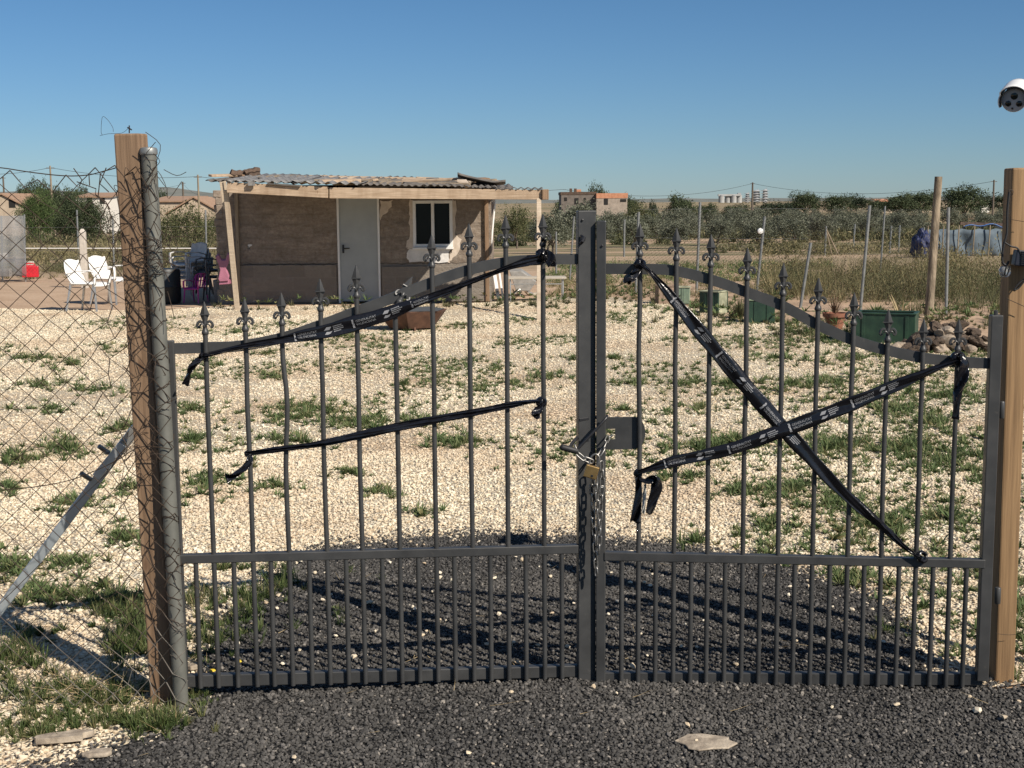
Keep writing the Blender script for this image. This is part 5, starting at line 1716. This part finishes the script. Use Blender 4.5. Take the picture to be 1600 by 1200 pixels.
# ------------------------------------------------------------------ trees
def m_leaf(name, c0, c1, c2):
    return mat_rnd(name, [(0, c0), (.5, c1), (1, c2)], .75, transl=.18)
M_OLIVE = m_leaf('olive_leaf', (.065, .075, .050), (.135, .147, .10), (.26, .265, .20))
M_CAROB = m_leaf('carob_leaf', (.026, .038, .018), (.056, .076, .035), (.12, .14, .068))
M_PINE = m_leaf('pine_leaf', (.018, .030, .016), (.036, .052, .028), (.075, .092, .050))
M_ALMOND = m_leaf('almond_leaf', (.045, .055, .022), (.095, .105, .045), (.18, .17, .08))
M_BRIGHT = m_leaf('bright_leaf', (.030, .052, .016), (.062, .095, .030), (.12, .16, .055))
M_BARK = mat_noise('grey_bark', (.07, .055, .042), (.16, .13, .10), 8, .95, 0, .8, 30, .02)

def crown_mesh(name, seed, rx, rz_, zc, nclump, nleaf, ls, mat, hollow=.35, gap=.15):
    """leaf-sized quads gathered in clumps through an uneven crown"""
    r = np.random.default_rng(seed)
    u = r.normal(size=(nclump, 3)); u /= np.linalg.norm(u, axis=1, keepdims=True)
    u[:, 2] = np.where(u[:, 2] < -.75, -u[:, 2] * .6, u[:, 2])
    rad = hollow + (1 - hollow) * r.uniform(0, 1, nclump) ** .6
    lob = 1 + .28 * np.sin(u[:, 0] * 3.1 + seed) * np.cos(u[:, 1] * 2.7 + seed * 2) + .16 * np.sin(u[:, 2] * 5 + u[:, 0] * 4 + seed)
    C = u * (rad * lob)[:, None] * np.array([rx, rx, rz_]) + np.array([0, 0, zc])
    cs = r.uniform(.5, 1.25, nclump) * rx * .26
    keep = r.uniform(0, 1, nclump) > gap
    C, cs = C[keep], cs[keep]
    n = len(C) * nleaf
    off = r.normal(size=(n, 3)) * .52
    L = np.repeat(C, nleaf, 0) + off * np.repeat(cs, nleaf)[:, None] * np.array([1, 1, .8])
    nv = r.normal(size=(n, 3)); nv[:, 2] += .5; nv /= np.linalg.norm(nv, axis=1, keepdims=True)
    t = np.cross(nv, r.normal(size=(n, 3))); t /= np.linalg.norm(t, axis=1, keepdims=True)
    b_ = np.cross(nv, t)
    s1 = (ls * r.uniform(.6, 1.4, n))[:, None]; s2 = s1 * .42
    V = np.stack([L - t * s1, L - b_ * s2, L + t * s1, L + b_ * s2], 1).reshape(-1, 3)
    Fc = np.arange(n * 4).reshape(n, 4)
    at = np.repeat(np.clip(np.repeat(r.uniform(.1, .8, len(C)), nleaf) + r.normal(0, .16, n), 0, 1), 4)
    return np_mesh(name, V, Fc, mat, at)

def trunk_mesh(seed, h, r0, nl, spread, top):
    rr = random.Random(seed)
    b = MB()
    base = [Vector((0, 0, -.3)), Vector((rr.uniform(-.05, .05), 0, h * .4)), Vector((rr.uniform(-.1, .1), rr.uniform(-.1, .1), h))]
    b.tube(smooth_path(base, 3), [r0 * (1 - .35 * i / 6) for i in range(7)], 7)
    for k in range(nl):
        a = 2 * math.pi * k / nl + rr.uniform(-.4, .4)
        e = Vector((math.cos(a) * spread, math.sin(a) * spread, top * rr.uniform(.7, 1)))
        m_ = base[2].lerp(e, .5) + Vector((0, 0, .12 * top))
        b.tube(smooth_path([base[2] - Vector((0, 0, .1)), m_, e], 3), [r0 * .55 * (1 - .8 * i / 6) for i in range(7)], 5)
    me = b.mesh('trunk'); me.materials.append(M_BARK)
    me.polygons.foreach_set('use_smooth', [True] * len(me.polygons))
    return me

KIND = {}
def tree_kind(key, mat, nvar, rx, rz_, zc, nclump, nleaf, ls, th, tr_, gap=.15):
    KIND[key] = [(crown_mesh('crown', 100 + hash(key) % 7 * 0 + 13 * v + len(KIND) * 31, rx, rz_, zc, nclump, nleaf, ls, mat, gap=gap), trunk_mesh(v + len(KIND) * 5, th, tr_, 4, rx * .55, zc + rz_ * .3)) for v in range(nvar)]
# unit trees: total height about 1
tree_kind('olive', M_OLIVE, 4, .54, .42, .56, 190, 24, .030, .26, .045)
tree_kind('carob', M_CAROB, 3, .60, .46, .52, 260, 26, .032, .18, .05, .06)
tree_kind('pine', M_PINE, 3, .52, .42, .56, 200, 22, .032, .30, .03)
tree_kind('almond', M_ALMOND, 3, .56, .42, .52, 230, 22, .024, .22, .035, .2)
tree_kind('fine', M_CAROB, 2, .58, .45, .54, 480, 60, .0150, .22, .05, .05)
tree_kind('bright', M_BRIGHT, 1, .58, .45, .54, 420, 60, .0150, .24, .05, .10)
tr = random.Random(9)
def tree(kind, label, px, Y, pytop, wpx=None, group=None, name=None, pybase=None):
    """tree at pixel column px and depth Y whose top reaches pixel row pytop"""
    base = AY(px, 350, Y)
    z0 = TZ(Y)
    top = AY(px, pytop, Y).z
    h = max(top - z0, .4)
    cr, tk = KIND[kind][tr.randrange(len(KIND[kind]))]
    t = root(name or {'olive': 'olive_tree', 'carob': 'carob_tree', 'pine': 'pine_tree', 'almond': 'almond_tree', 'fine': 'carob_tree', 'bright': 'carob_tree'}[kind], label, 'tree', (base.x, Y, z0), tr.uniform(0, 6.28), group)
    k = h / 1.0
    wk = (wpx * Y / F) / 1.16 if wpx else k
    t.scale = (wk, wk, k)
    link('crown', cr, t); link('trunk', tk, t)
    return t
# left: the two big trees behind the fence
tree('bright', 'bright leafy tree with a visible forked trunk beyond the left fence', 62, 95, 298, 58)
tree('fine', 'broad dark round tree right of the bright one beyond the left fence', 127, 84, 307, 86)
for (x, Y, yt, wx, lab) in ((48, 190, 282, 40, 'tall dark tree crown rising behind the bright leafy tree'), (78, 200, 284, 38, 'dark tree beside the power pole behind the bright leafy tree'), (128, 230, 290, 26, 'small dark treetop above the white house'), (98, 150, 297, 60, 'grey green tree standing between the two dark crowns and the round tree'), (245, 320, 298, 40, 'dark little tree behind the red tiled roof')):
    tree('carob', lab, x, Y, yt, wx)
for (x, Y, yt, wx) in ((262, 70, 326, 60), (300, 62, 318, 78), (335, 72, 330, 50)):
    tree('almond', {262: 'loose olive green tree next to the galvanised pole top', 300: 'wide sunlit green tree left of the hut', 335: 'low green tree touching the left wall of the hut'}[x], x, Y, yt, wx)
# grove rows
gtr = 0
for (Y, yt, x0, x1, dx, wx) in ((72, 344, 868, 960, 56, 60), (88, 343, 940, 1250, 60, 56), (106, 339, 930, 1300, 50, 46), (130, 335, 900, 1420, 46, 42), (160, 331, 880, 1460, 42, 38), (200, 328, 900, 1600, 42, 34)):
    x = x0
    while x < x1:
        tree('olive', 'silvery olive tree in the grove beyond the dirt track', x + tr.uniform(-8, 8), Y + tr.uniform(-5, 5), yt + tr.uniform(-4, 4), wx * tr.uniform(.8, 1.15), 'olive trees of the grove')
        x += dx
for (x, Y, yt, wx, kd, lab) in ((858, 66, 330, 60, 'olive', 'grey green bushy tree just right of the hut porch'), (806, 90, 318, 60, 'almond', 'airy grey tree seen under the porch roof beside the hut wall'), (905, 130, 316, 66, 'olive', 'grey tree before the unfinished brick house'), (1000, 120, 313, 60, 'almond', 'feathery grey green tree right of the unfinished brick house'),
                          (936, 260, 290, 30, 'carob', 'dark tree standing behind the unfinished brick house'), (985, 270, 307, 24, 'carob', 'small round dark tree right of the brick house'), (884, 240, 312, 40, 'carob', 'dark tree in front of the brick house left end'),
                          (1064, 230, 306, 46, 'carob', 'dark round tree left of the silos'), (1020, 240, 316, 22, 'pine', 'little cone shaped tree left of the dark round tree'), (1105, 260, 318, 36, 'carob', 'low dark tree under the tall silos'), (1150, 270, 319, 46, 'carob', 'low dark tree right below the silos'), (1208, 280, 313, 60, 'pine', 'spreading dark tree beside the power pole at the silos'),
                          (1258, 330, 299, 44, 'carob', 'dome shaped dark tree on the skyline right of the silos'), (1308, 330, 303, 42, 'carob', 'dark tree on the skyline left of the tiled roof'), (1338, 335, 306, 40, 'pine', 'dark tree with a light topknot near the tiled roof'), (1405, 320, 303, 50, 'carob', 'dark tree on the skyline above the dirt mound'), (1440, 330, 299, 50, 'carob', 'dark tree close left of the weathered pole on the skyline'), (1372, 330, 312, 40, 'carob', 'low dark tree below the tiled roof'),
                          (1505, 300, 290, 66, 'carob', 'largest dark domed tree on the skyline right of the weathered pole'), (1560, 320, 301, 60, 'pine', 'dark tree behind the power pole at the far right'), (1230, 340, 315, 34, 'pine', 'low tree in the gap of the skyline beside the domed tree'), (1590, 330, 306, 40, 'carob', 'dark tree partly hidden by the yellow pine post')):
    tree(kd, lab, x, Y, yt, wx)
for (x, Y, yt, wx) in ((1180, 210, 326, 40), (1250, 215, 327, 44), (1320, 220, 328, 44), (1385, 160, 336, 44), (1430, 170, 338, 40), (1540, 190, 334, 44), (1585, 150, 336, 46), (1345, 140, 342, 46), (1290, 130, 344, 48), (1390, 110, 352, 50), (1560, 230, 331, 44), (1500, 215, 333, 40), (1450, 140, 346, 44)):
    tree('olive', 'silvery olive tree in the grove beyond the dirt track', x, Y, yt, wx, 'olive trees of the grove')
# ================================================================== FAR BUILDINGS
M_ROOFT = mat_noise('old_roof_tile', (.25, .155, .10), (.36, .235, .155), 3, .9, 0, .4, 12, .03)
M_CREAMW = mat_noise('cream_house_wall', (.38, .30, .22), (.49, .40, .30), 2, .9, 0, .1)
M_WHITEW = mat_plain('white_house_wall', (.70, .66, .59), .85)
M_BRICK = mat_noise('raw_orange_brick', (.40, .17, .09), (.55, .27, .16), 3, .9, 0, .3, 20, .02)
M_CEMENT = mat_noise('bare_concrete_wall', (.25, .205, .165), (.40, .33, .265), 2, .9, 0, .3)
M_OPEN = mat_plain('dark_opening', (.015, .013, .012), .9)
def house(label, x0, x1, Y, ytop, yeave, wall, roofm, gable=False, depth=8, wins=(), name='house'):
    a, c = AY(x0, yeave, Y), AY(x1, yeave, Y)
    z0 = TZ(Y) - .5
    t = root(name, label, 'house', ((a.x + c.x) / 2, Y, z0))
    MB().box(((a.x + c.x) / 2, Y + depth / 2, (z0 + a.z) / 2), (c.x - a.x, depth, a.z - z0)).build('wall', wall, t)
    zt = AY((x0 + x1) / 2, ytop, Y).z
    if roofm:
        if gable:
            o = [(a.x - .3, Y - .2, a.z + .02), (c.x + .3, Y - .2, a.z + .02), ((a.x + c.x) / 2, Y - .2, zt)]
            MB().prism([Vector(p) for p in ((a.x, Y + .004, a.z), (c.x, Y + .004, a.z), ((a.x + c.x) / 2, Y + .004, zt - .1))], (0, depth - .01, 0)).build('gable', wall, t)
            b = MB()
            for p in (o[0], o[1]):
                b.prism([Vector(p), Vector(o[2]), Vector(o[2]) + Vector((0, 0, .18)), Vector(p) + Vector((0, 0, .18))], (0, depth + .4, 0))
            b.build('roof', roofm, t)
        else:
            o = [Vector((a.x - .3, Y - .3, a.z)), Vector((c.x + .3, Y - .3, a.z)), Vector((c.x + .3, Y + depth, zt)), Vector((a.x - .3, Y + depth, zt))]
            MB().prism(o, (0, 0, .2)).build('roof', roofm, t)
    for (x, y, w_, h_) in wins:
        p = AY(x, y, Y)
        MB().box((p.x, Y + .03, p.z), (w_, .14, h_)).build('window', M_OPEN, t)
    return t
house('tan stone house with gabled roof at the far left edge', -30, 38, 150, 304, 325, M_CREAMW, M_ROOFT, True, 10, ((19, 318, .7, .9),))
house('white house with tiled roof between the dark trees', 118, 172, 210, 302, 309, M_WHITEW, M_ROOFT, False, 9, ((140, 314, .8, .9), (160, 314, .8, .9)))
house('long red roofed barn left of the hut', 236, 300, 190, 308, 316, M_CREAMW, M_ROOFT, False, 9)
house('sandy gabled barn just left of the hut wall', 262, 345, 170, 309, 336, M_CREAMW, M_ROOFT, True, 10, ((292, 316, .4, .5),))
house('tiny orange roofed house among the skyline trees', 1372, 1394, 360, 312, 315, M_CREAMW, M_BRICK, False, 6)
house('small white building beside the far right power pole', 1534, 1546, 360, 319, 321, M_WHITEW, None, False, 5)
# unfinished brick house
Yh = 185
def hb(x0, x1, y0, y1, dep, Y=Yh):
    a, c = AY(x0, y0, Y), AY(x1, y1, Y)
    return ((a.x + c.x) / 2, Y + dep / 2, (a.z + c.z) / 2), (c.x - a.x, dep, a.z - c.z)
t = root('brick_house', 'unfinished flat roofed house with raw orange brick parapet', 'house', (AY(928, 320, Yh).x, Yh, TZ(Yh) - .5))
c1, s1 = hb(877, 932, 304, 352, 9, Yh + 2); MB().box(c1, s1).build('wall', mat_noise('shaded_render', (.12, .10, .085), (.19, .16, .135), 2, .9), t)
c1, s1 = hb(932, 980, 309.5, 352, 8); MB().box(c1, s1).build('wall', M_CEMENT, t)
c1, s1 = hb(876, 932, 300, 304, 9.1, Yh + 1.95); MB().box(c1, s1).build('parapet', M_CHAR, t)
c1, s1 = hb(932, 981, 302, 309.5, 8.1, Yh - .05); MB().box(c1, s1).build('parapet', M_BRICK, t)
for x in (892, 899):
    c1, s1 = hb(x - 2, x + 2, 294.5, 300, .5, Yh + 4); MB().box(c1, s1).build('chimney', M_CHAR, t)
c1, s1 = hb(901, 908, 296, 300, .4, Yh + 5); MB().box(c1, s1).build('roof_wall', M_BRICK, t)
for (x, y, w_, h_) in ((901, 314, 6, 9), (914, 311, 3, 4), (884, 311, 4, 5)):
    c1, s1 = hb(x - w_ / 2, x + w_ / 2, y - h_ / 2, y + h_ / 2, .2, Yh + 1.93); MB().box(c1, s1).build('window', M_OPEN, t)
for (x, y, w_, h_) in ((947, 315, 6, 9), (974, 313, 9, 4)):
    c1, s1 = hb(x - w_ / 2, x + w_ / 2, y - h_ / 2, y + h_ / 2, .2, Yh - .07); MB().box(c1, s1).build('window', M_OPEN, t)
# silo works
Ys = 1250
M_SILO = mat_noise('pale_silo_concrete', (.30, .30, .29), (.40, .40, .39), .2, .8, 0, 0)
M_SILO2 = mat_noise('grey_silo_steel', (.26, .27, .28), (.38, .39, .40), .2, .7, 0, 0)
sr = 4.9 * Ys / F
for i, (x, lab) in enumerate(((1127, 'pale silo at the left end of the row of four'), (1137, 'second pale silo from the left in the row of four'), (1146, 'third pale silo from the left in the row of four'), (1154.5, 'pale silo at the right end of the row of four'))):
    p = AY(x, 330, Ys + (i % 2) * 2); zt = AY(x, 306.5, Ys).z
    t = root('silo', lab, 'silo', (p.x, p.y, 0), 0, 'row of four pale silos')
    MB().lathe((0, 0, -3), [(sr * .92, 0), (sr * .92, zt + 3), (sr * .5, zt + 4)], 20).build('tank', M_SILO, t, 40, local=True)
    MB().lathe((0, 0, zt + .2), [(sr * .96, 0), (sr * .96, .7), (sr * .9, .8)], 20).build('rim', M_SILO2, t, 40, local=True)
a = AY(1122, 306, Ys); c = AY(1157, 305, Ys)
t = root('silo_gallery', 'white conveyor gallery running across the tops of the four silos', 'gallery', a)
MB().box(((a.x + c.x) / 2, Ys, a.z + .6), (c.x - a.x, 4, 1.6)).build('gallery', M_SILO, t)
c2, s2 = hb(1153, 1158, 301.5, 306, 4, Ys); MB().box(c2, s2).build('head_house', M_SILO2, t)
for (x, w_, yt, lab, mt) in ((1167.5, 6, 303, 'thin dark steel tower right of the four silos', M_SILO2), (1181.5, 11, 298, 'wide grey silo with ladders right of the thin tower', M_SILO2), (1195, 8, 297, 'lattice lift tower at the right end of the silo works', M_SILO2)):
    p = AY(x, 330, Ys + 10); zt = AY(x, yt, Ys).z; r_ = w_ / 2 * Ys / F
    t = root('silo_tower', lab, 'silo', (p.x, p.y, 0))
    MB().lathe((0, 0, -3), [(r_, 0), (r_, zt * .75 + 3), (r_ * 1.15, zt * .76 + 3), (r_ * .9, zt * .8 + 3), (r_ * .9, zt + 3), (r_ * .3, zt + 4)], 14).build('tank', mt, t, 40, local=True)
    b = MB()
    for k in range(5): b.box((0, 0, 2 + k * zt / 5), (r_ * 2.5, r_ * 2.5, .4))
    b.build('platform', M_SILO, t, local=True)
    MB().tube([(r_ * .5, 0, zt), (r_ * .5, 0, zt + 2)], .3, 6).build('vent_pipe', mt, t, local=True)
# blue netted enclosure on the right
M_NET = mat_noise('blue_grey_mesh_cloth', (.060, .088, .112), (.125, .16, .19), 2.2, .8, 0, .4, 6, .04)
M_TARP = mat_plain('bright_blue_tarp', (.025, .13, .38), .5)
M_NAVY = mat_noise('navy_tarp', (.009, .014, .05), (.02, .03, .095), 5, .6, 0, .6, 8, .04)
Yn = 52
zn = TZ(Yn)
t = root('net_fence', 'blue grey mesh cloth screen strung on stakes behind the scrub', 'screen', (AY(1510, 380, Yn).x, Yn, zn))
xa, xb_ = AY(1447, 360, Yn).x, AY(1640, 360, Yn).x
ztop = AY(1500, 357, Yn).z
MB().sheet(lambda u, v: (xa + (xb_ - xa) * u, Yn + .04 * math.sin(u * 40 + v * 3) + .05 * math.sin(u * 17 + v * 5), zn - .1 + (ztop - zn + .1 - .06 * abs(math.sin(u * 22))) * v), 90, 6).build('mesh_cloth', M_NET, t, 60, solid=.01)
for k in range(9):
    x = xa + (xb_ - xa) * k / 8
    MB().tube([(x, Yn - .15, zn), (x + .03, Yn - .15, ztop + .12)], .025, 6).build('stake', M_WOODW, t, 50)
p = AY(1525, 358, Yn + 2)
t = root('tarp_shelter', 'bright blue tarpaulin shelter roof above the mesh screen', 'shelter', (p.x, p.y, zn))
def tq(u, v): return AY(1505 + 65 * u, 355 - 4 * math.sin(u * 3) - 2 * math.sin(u * 11) + 4 * v * u, Yn + 1 + 2.5 * v)
MB().sheet(tq, 14, 5).build('tarpaulin', M_TARP, t, 60, solid=.03)
b = MB()
for x in (1506, 1535, 1568): b.tube([AY(x, 352, Yn + 1.2), (AY(x, 352, Yn + 1.2).x, Yn + 1.2, zn)], .05, 6)
b.build('pole', M_WOODW, t)
MB().beam(AY(1500, 349, Yn + 2), AY(1570, 351, Yn + 2), .12, .12, (0, 1, 0)).build('ridge_beam', M_CHAR, t)
t = root('tarp_heap', 'heap covered by navy blue tarpaulin left of the mesh screen', 'heap', (AY(1440, 380, 50).x, 50, TZ(50)))
bm = bmesh.new(); bmesh.ops.create_icosphere(bm, subdivisions=4, radius=1)
for v in bm.verts:
    v.co = Vector((v.co.x * .36, v.co.y * .45, v.co.z * .62)) * (1 + .25 * mnoise.noise(v.co * 2.2) + .10 * mnoise.noise(v.co * 6))
me = bpy.data.meshes.new('tarpaulin'); bm.to_mesh(me); bm.free(); me.materials.append(M_NAVY)
o = link('tarpaulin', me, t); o.location = (0, 0, .38)
# dirt mound on the right
def mound(px, Y, wx, h):
    p = AY(px, 340, Y)
    def fn(u, v):
        x = (u - .5) * 2; y = (v - .5) * 2
        z = max(0, 1 - x * x - y * y) ** .7 * h * (1 + .3 * mnoise.noise(Vector((x * 3, y * 3, px))))
        return (p.x + x * wx / 2 * Y / F, Y + y * 5, TZ(Y) + z - .3)
    tag(MB().sheet(fn, 30, 12).build('dirt_mound', bpy.data.materials['dirt'], None, 60), None, None, kind='structure')
mound(1440, 230, 90, 2.3); mound(1520, 240, 90, 2.0); mound(1360, 235, 30, 1.7)

# ================================================================== POSTS, WIRES, PERIMETER FENCE
def pole(label, x0, y0, x1, y1, r_, mat, name='fence_post', group=None, Y=None, n=10, cap=None):
    """post from pixel base (x1,y1) to pixel top (x0,y0)"""
    g = G(x1, y1) if Y is None else AY(x1, y1, Y)
    z0 = 0 if Y is None else TZ(Y)
    base = Vector((g.x, g.y, z0 - .05))
    top = AY(x0, y0, g.y)
    o = MB().tube([base, base.lerp(top, .5), top], r_ if not isinstance(r_, tuple) else [r_[0], (r_[0] + r_[1]) / 2, r_[1]], n).build(name, mat, None, 50, origin=(base.x, base.y, z0))
    tag(o, label, 'post', group)
    return g
M_POLE = mat_noise('weathered_round_pole', (.095, .075, .052), (.34, .275, .195), 2.2, .95, 0, .9, 9, .012, stretch=(7, 7, 1.6), lo=.32, hi=.66, detail=8)
gq = pole('tall weathered round wooden pole at the right of the yard', 1466.5, 276, 1451, 496, (.066, .055), M_POLE, 'wooden_pole', n=18)
GR = 'galvanised posts of the rear yard fence'
pp = [('galvanised post just right of the weathered wooden pole', 1482, 324, 1478, 492), ('leaning galvanised post with an angled top left of the big planter', 1359, 321, 1344, 485), ('short leaning galvanised post behind the terracotta pot', 1267, 379, 1250, 480), ('galvanised post behind the gate spears near the pale green planter', 1094, 316, 1088, 458),
      ('galvanised post behind the first spear of the right gate leaf', 998, 331, 993, 456)]
for lab, *a in pp: pole(lab, *a, .026, M_GALV, group=GR)
g = pole('galvanised post carrying a round white cap', 1195, 338, 1182, 456, .026, M_GALV, group=GR)
c = AY(1188, 361, g.y - .05)
t = root('round_lamp', 'round white lamp disc fixed on the post among the gate spears', 'lamp', c)
MB().lathe((0, 0, 0), [(.030, -.03), (.055, -.02), (.058, 0), (.050, .025), (.02, .035)], 20, (0, -1, 0)).build('disc', M_WHITE, t, 40, local=True)
MB().tube([(0, .0, 0), (.02, .06, -.02)], .01, 6).build('arm', M_GALV, t, local=True)
for i, (x0, y0, x1, y1, Y, lab) in enumerate(((897, 338, 890, 440, 32, 'thin post right of the porch near the olive bush'), (869, 362, 869, 431, 34, 'thin post between porch and gate centre'), (976, 343, 975, 402, 55, 'thin far post beside the gate lock post'), (1291, 353, 1289, 394, 55, 'far strainer post with two slanting braces'), (1336, 350, 1333, 382, 62, 'far thin post left of the tall leaning galvanised post'), (1393, 353, 1390, 393, 58, 'far pale stake left of the navy tarpaulin'), (1444, 355, 1442, 397, 56, 'pale stake in front of the navy tarpaulin'), (1383, 322, 1374, 450, 30, 'thin dark post in the middle of the dry scrub'),
                                      (1406, 352, 1404, 385, 60, 'far stake in the scrub beside the pale one'), (120, 328, 121, 369, 60, 'thin pale post in front of the broad dark tree'), (176, 338, 177, 400, 40, 'thin post between the armchairs and the reddish pine post'), (38, 335, 38, 405, 34, 'post at the edge of the grey mesh panel'), (2, 338, 2, 405, 34, 'post at the outer edge of the grey mesh panel'), (321, 328, 322, 388, 42, 'thin pale post left of the hut in front of the green tree'), (341, 345, 341, 395, 32, 'short pale post touching the left hut wall'))):
    pole(lab, x0, y0, x1, y1, .022 * Y / 32, M_GALV, Y=Y, n=8)
b = MB()
p = AY(1290, 356, 55)
for x in (1300, 1310): b.tube([p, Vector((AY(x, 394, 55).x, 55, TZ(55)))], .03, 6)
tag(b.build('strainer_brace', M_WOODW, None, origin=p), 'pair of slanting braces propping the far strainer post', 'brace')
# rear mesh between the galvanised posts
def rear_mesh(label, px0, px1, Y0, Y1, zb_, zt_, cell, r_, slant=.0):
    a, c = AY(px0, 400, Y0), AY(px1, 400, Y1)
    a.z = c.z = 0
    L = (c - a).length
    t = root('rear_fence_mesh', label, 'fence', (a.x, a.y, 0))
    b = MB()
    nc = int(L / (cell / 2)); nz = int((zt_ - zb_) / (cell / 2))
    dirx = (c - a).normalized()
    for j in range(nc):
        ln = []
        for k in range(nz + 1):
            jj = j + ((k + j) % 2)
            u = jj * cell / 2
            sag = .05 * math.sin(math.pi * ((u / L * 3) % 1))
            ln.append(a + dirx * (u + slant * k * cell / 2) + Vector((0, .02 * math.sin(u * 3), zb_ + k * cell / 2 - sag * k / nz)))
        b.tube(ln, r_, 3, caps=False)
    b.build('wire_mesh', M_IRONWIRE, t)
    b = MB()
    for z in (zt_, (zt_ + zb_) / 2): b.tube([a + Vector((0, 0, z)), c + Vector((0, 0, z))], r_ * 1.4, 4)
    b.build('line_wire', M_GALV, t)
rear_mesh('sagging diamond mesh strung behind the right gate spears', 995, 1262, 25.7, 24.0, .55, 1.62, .085, .0022, .55)
rear_mesh('thin diamond mesh between the leaning post and the weathered pole', 1262, 1480, 23.6, 20.6, .15, 1.60, .085, .0015, .0)
rear_mesh('thin diamond mesh stretched across the left behind the armchairs', -60, 345, 34, 33, .1, 1.25, .10, .0020, 0)
# grey mesh panel on the left
t = root('mesh_panel', 'grey mesh cloth panel hanging at the left edge behind the pallet table', 'screen', (AY(20, 400, 33.6).x, 33.6, 0))
xa, xb_ = AY(-40, 360, 33.6).x, AY(38, 360, 33.6).x
zt_ = AY(20, 337, 33.6).z
def m_net():
    m = NM('grey_shade_net', .9)
    m.color((.30, .31, .32))
    tr_ = m.n('ShaderNodeBsdfTransparent'); mx = m.n('ShaderNodeMixShader'); mx.inputs[0].default_value = .42
    m.l(tr_.outputs[0], mx.inputs[1]); m.l(m.b.outputs[0], mx.inputs[2]); m.l(mx.outputs[0], m.t.nodes['Material Output'].inputs[0])
    return m.m
MB().sheet(lambda u, v: (xa + (xb_ - xa) * u, 33.6 + .012 * math.sin(u * 23), .05 + (zt_ - .05) * v), 40, 4).build('shade_net', m_net(), t, 60, solid=.004)
# rail wire
tag(MB().tube([AY(40, 388, 33), AY(345, 388, 33)], .011, 6).build('white_rail', M_PVC, None, origin=AY(200, 388, 33)), 'thin white rail running level behind the armchairs to the hut', 'rail')

# power poles and lines
def ppole(label, x, ytop, Y, ybase=None, arms=False):
    p = AY(x, 350, Y); zt_ = AY(x, ytop, Y).z
    t = root('power_pole', label, 'power pole', (p.x, Y, TZ(Y)))
    MB().tube([(0, 0, -.3), (0, 0, zt_ - TZ(Y))], [.15 * Y / 150, .09 * Y / 150], 8).build('shaft', M_WOODW if Y < 200 else M_BARK, t, 50, local=True)
    MB().box((0, 0, zt_ - TZ(Y) - .25), (.9, .09, .09)).build('cross_arm', M_BARK, t, local=True)
    return Vector((p.x, Y, zt_ - .2))
P1 = ppole('power pole rising among the dark trees at the left', 83, 259, 150)
P2 = ppole('power pole just left of the hut roof', 312, 273, 150)
P3 = ppole('small power pole behind the sandy barn', 288, 284, 230)
P4 = ppole('power pole standing in front of the silo works', 1175, 285, 260)
P5 = ppole('power pole at the far right above the blue shelter', 1550.5, 281, 200)
P6 = ppole('far power pole seen over the tan stone house', 9, 276, 240)
def cable(label, a, c, sag, r_=.012):
    pts = [a.lerp(c, t_) - Vector((0, 0, sag * 4 * t_ * (1 - t_))) for t_ in np.linspace(0, 1, 26)]
    tag(MB().tube(pts, r_, 5).build('power_line', M_IRONWIRE, None, origin=a), label, 'cable')
cable('power line leaving the frame left of the leftmost tall pole', AY(-80, 268, 150), P1, .5, .022)
cable('power line between the tree pole and the pole by the hut roof', P1, P2, .5, .022)
cable('power line from the hut roof pole behind the hut', P2, AY(880, 296, 170), 1.1, .022)
cable('power line passing over the brick house to the silo pole', AY(880, 296, 200), P4, 1.6, .028)
cable('power line from the silo pole to the far right pole', P4, P5, 1.9, .028)
cable('thin line between the small pole and the pole by the hut', P3, P2 - Vector((0, 0, 2)), .3, .015)
cable('thin line from the small pole leftwards behind the fence', AY(215, 293, 230), P3 - Vector((0, 0, .2)), .4, .02)

# hills on the horizon
def hills():
    xs_ = np.linspace(-3400, 3400, 220)
    hx = np.zeros_like(xs_)
    for k, (c_, w_, h_) in enumerate(((-1500, 380, 30), (-1150, 260, 26), (-860, 160, 34), (-660, 120, 20), (-2200, 600, 40), (-250, 300, 8), (150, 300, 7), (420, 200, 7), (700, 300, 7), (1200, 400, 8))):
        hx += h_ * np.exp(-((xs_ - c_) / w_) ** 2)
    hx += 3 * vnoise(xs_, xs_ * 0, .02, 3) + 4
    ys_ = np.array([-1, -.6, -.25, 0, .3, .7, 1])
    X_, Yk = np.meshgrid(xs_, ys_)
    Z_ = hx[None, :] * (1 - np.abs(Yk) ** 1.4) * (1 + .12 * vnoise(X_, Yk * 300, .02, 7)) - 3
    v = np.stack([X_.ravel(), (3600 + Yk * 500).ravel(), Z_.ravel()], 1)
    i = np.arange(X_.size).reshape(X_.shape)
    f = np.stack([i[:-1, :-1].ravel(), i[:-1, 1:].ravel(), i[1:, 1:].ravel(), i[1:, :-1].ravel()], 1)
    m = mat_noise('hazy_hill_scrub', (.10, .115, .10), (.19, .185, .16), .02, .95, 0, 0)  # scrub tone with the haze of distance mixed into the colour
    tag(link('hills', np_mesh('hills', v, f, m, smooth=True)), None, None, kind='structure')
hills()
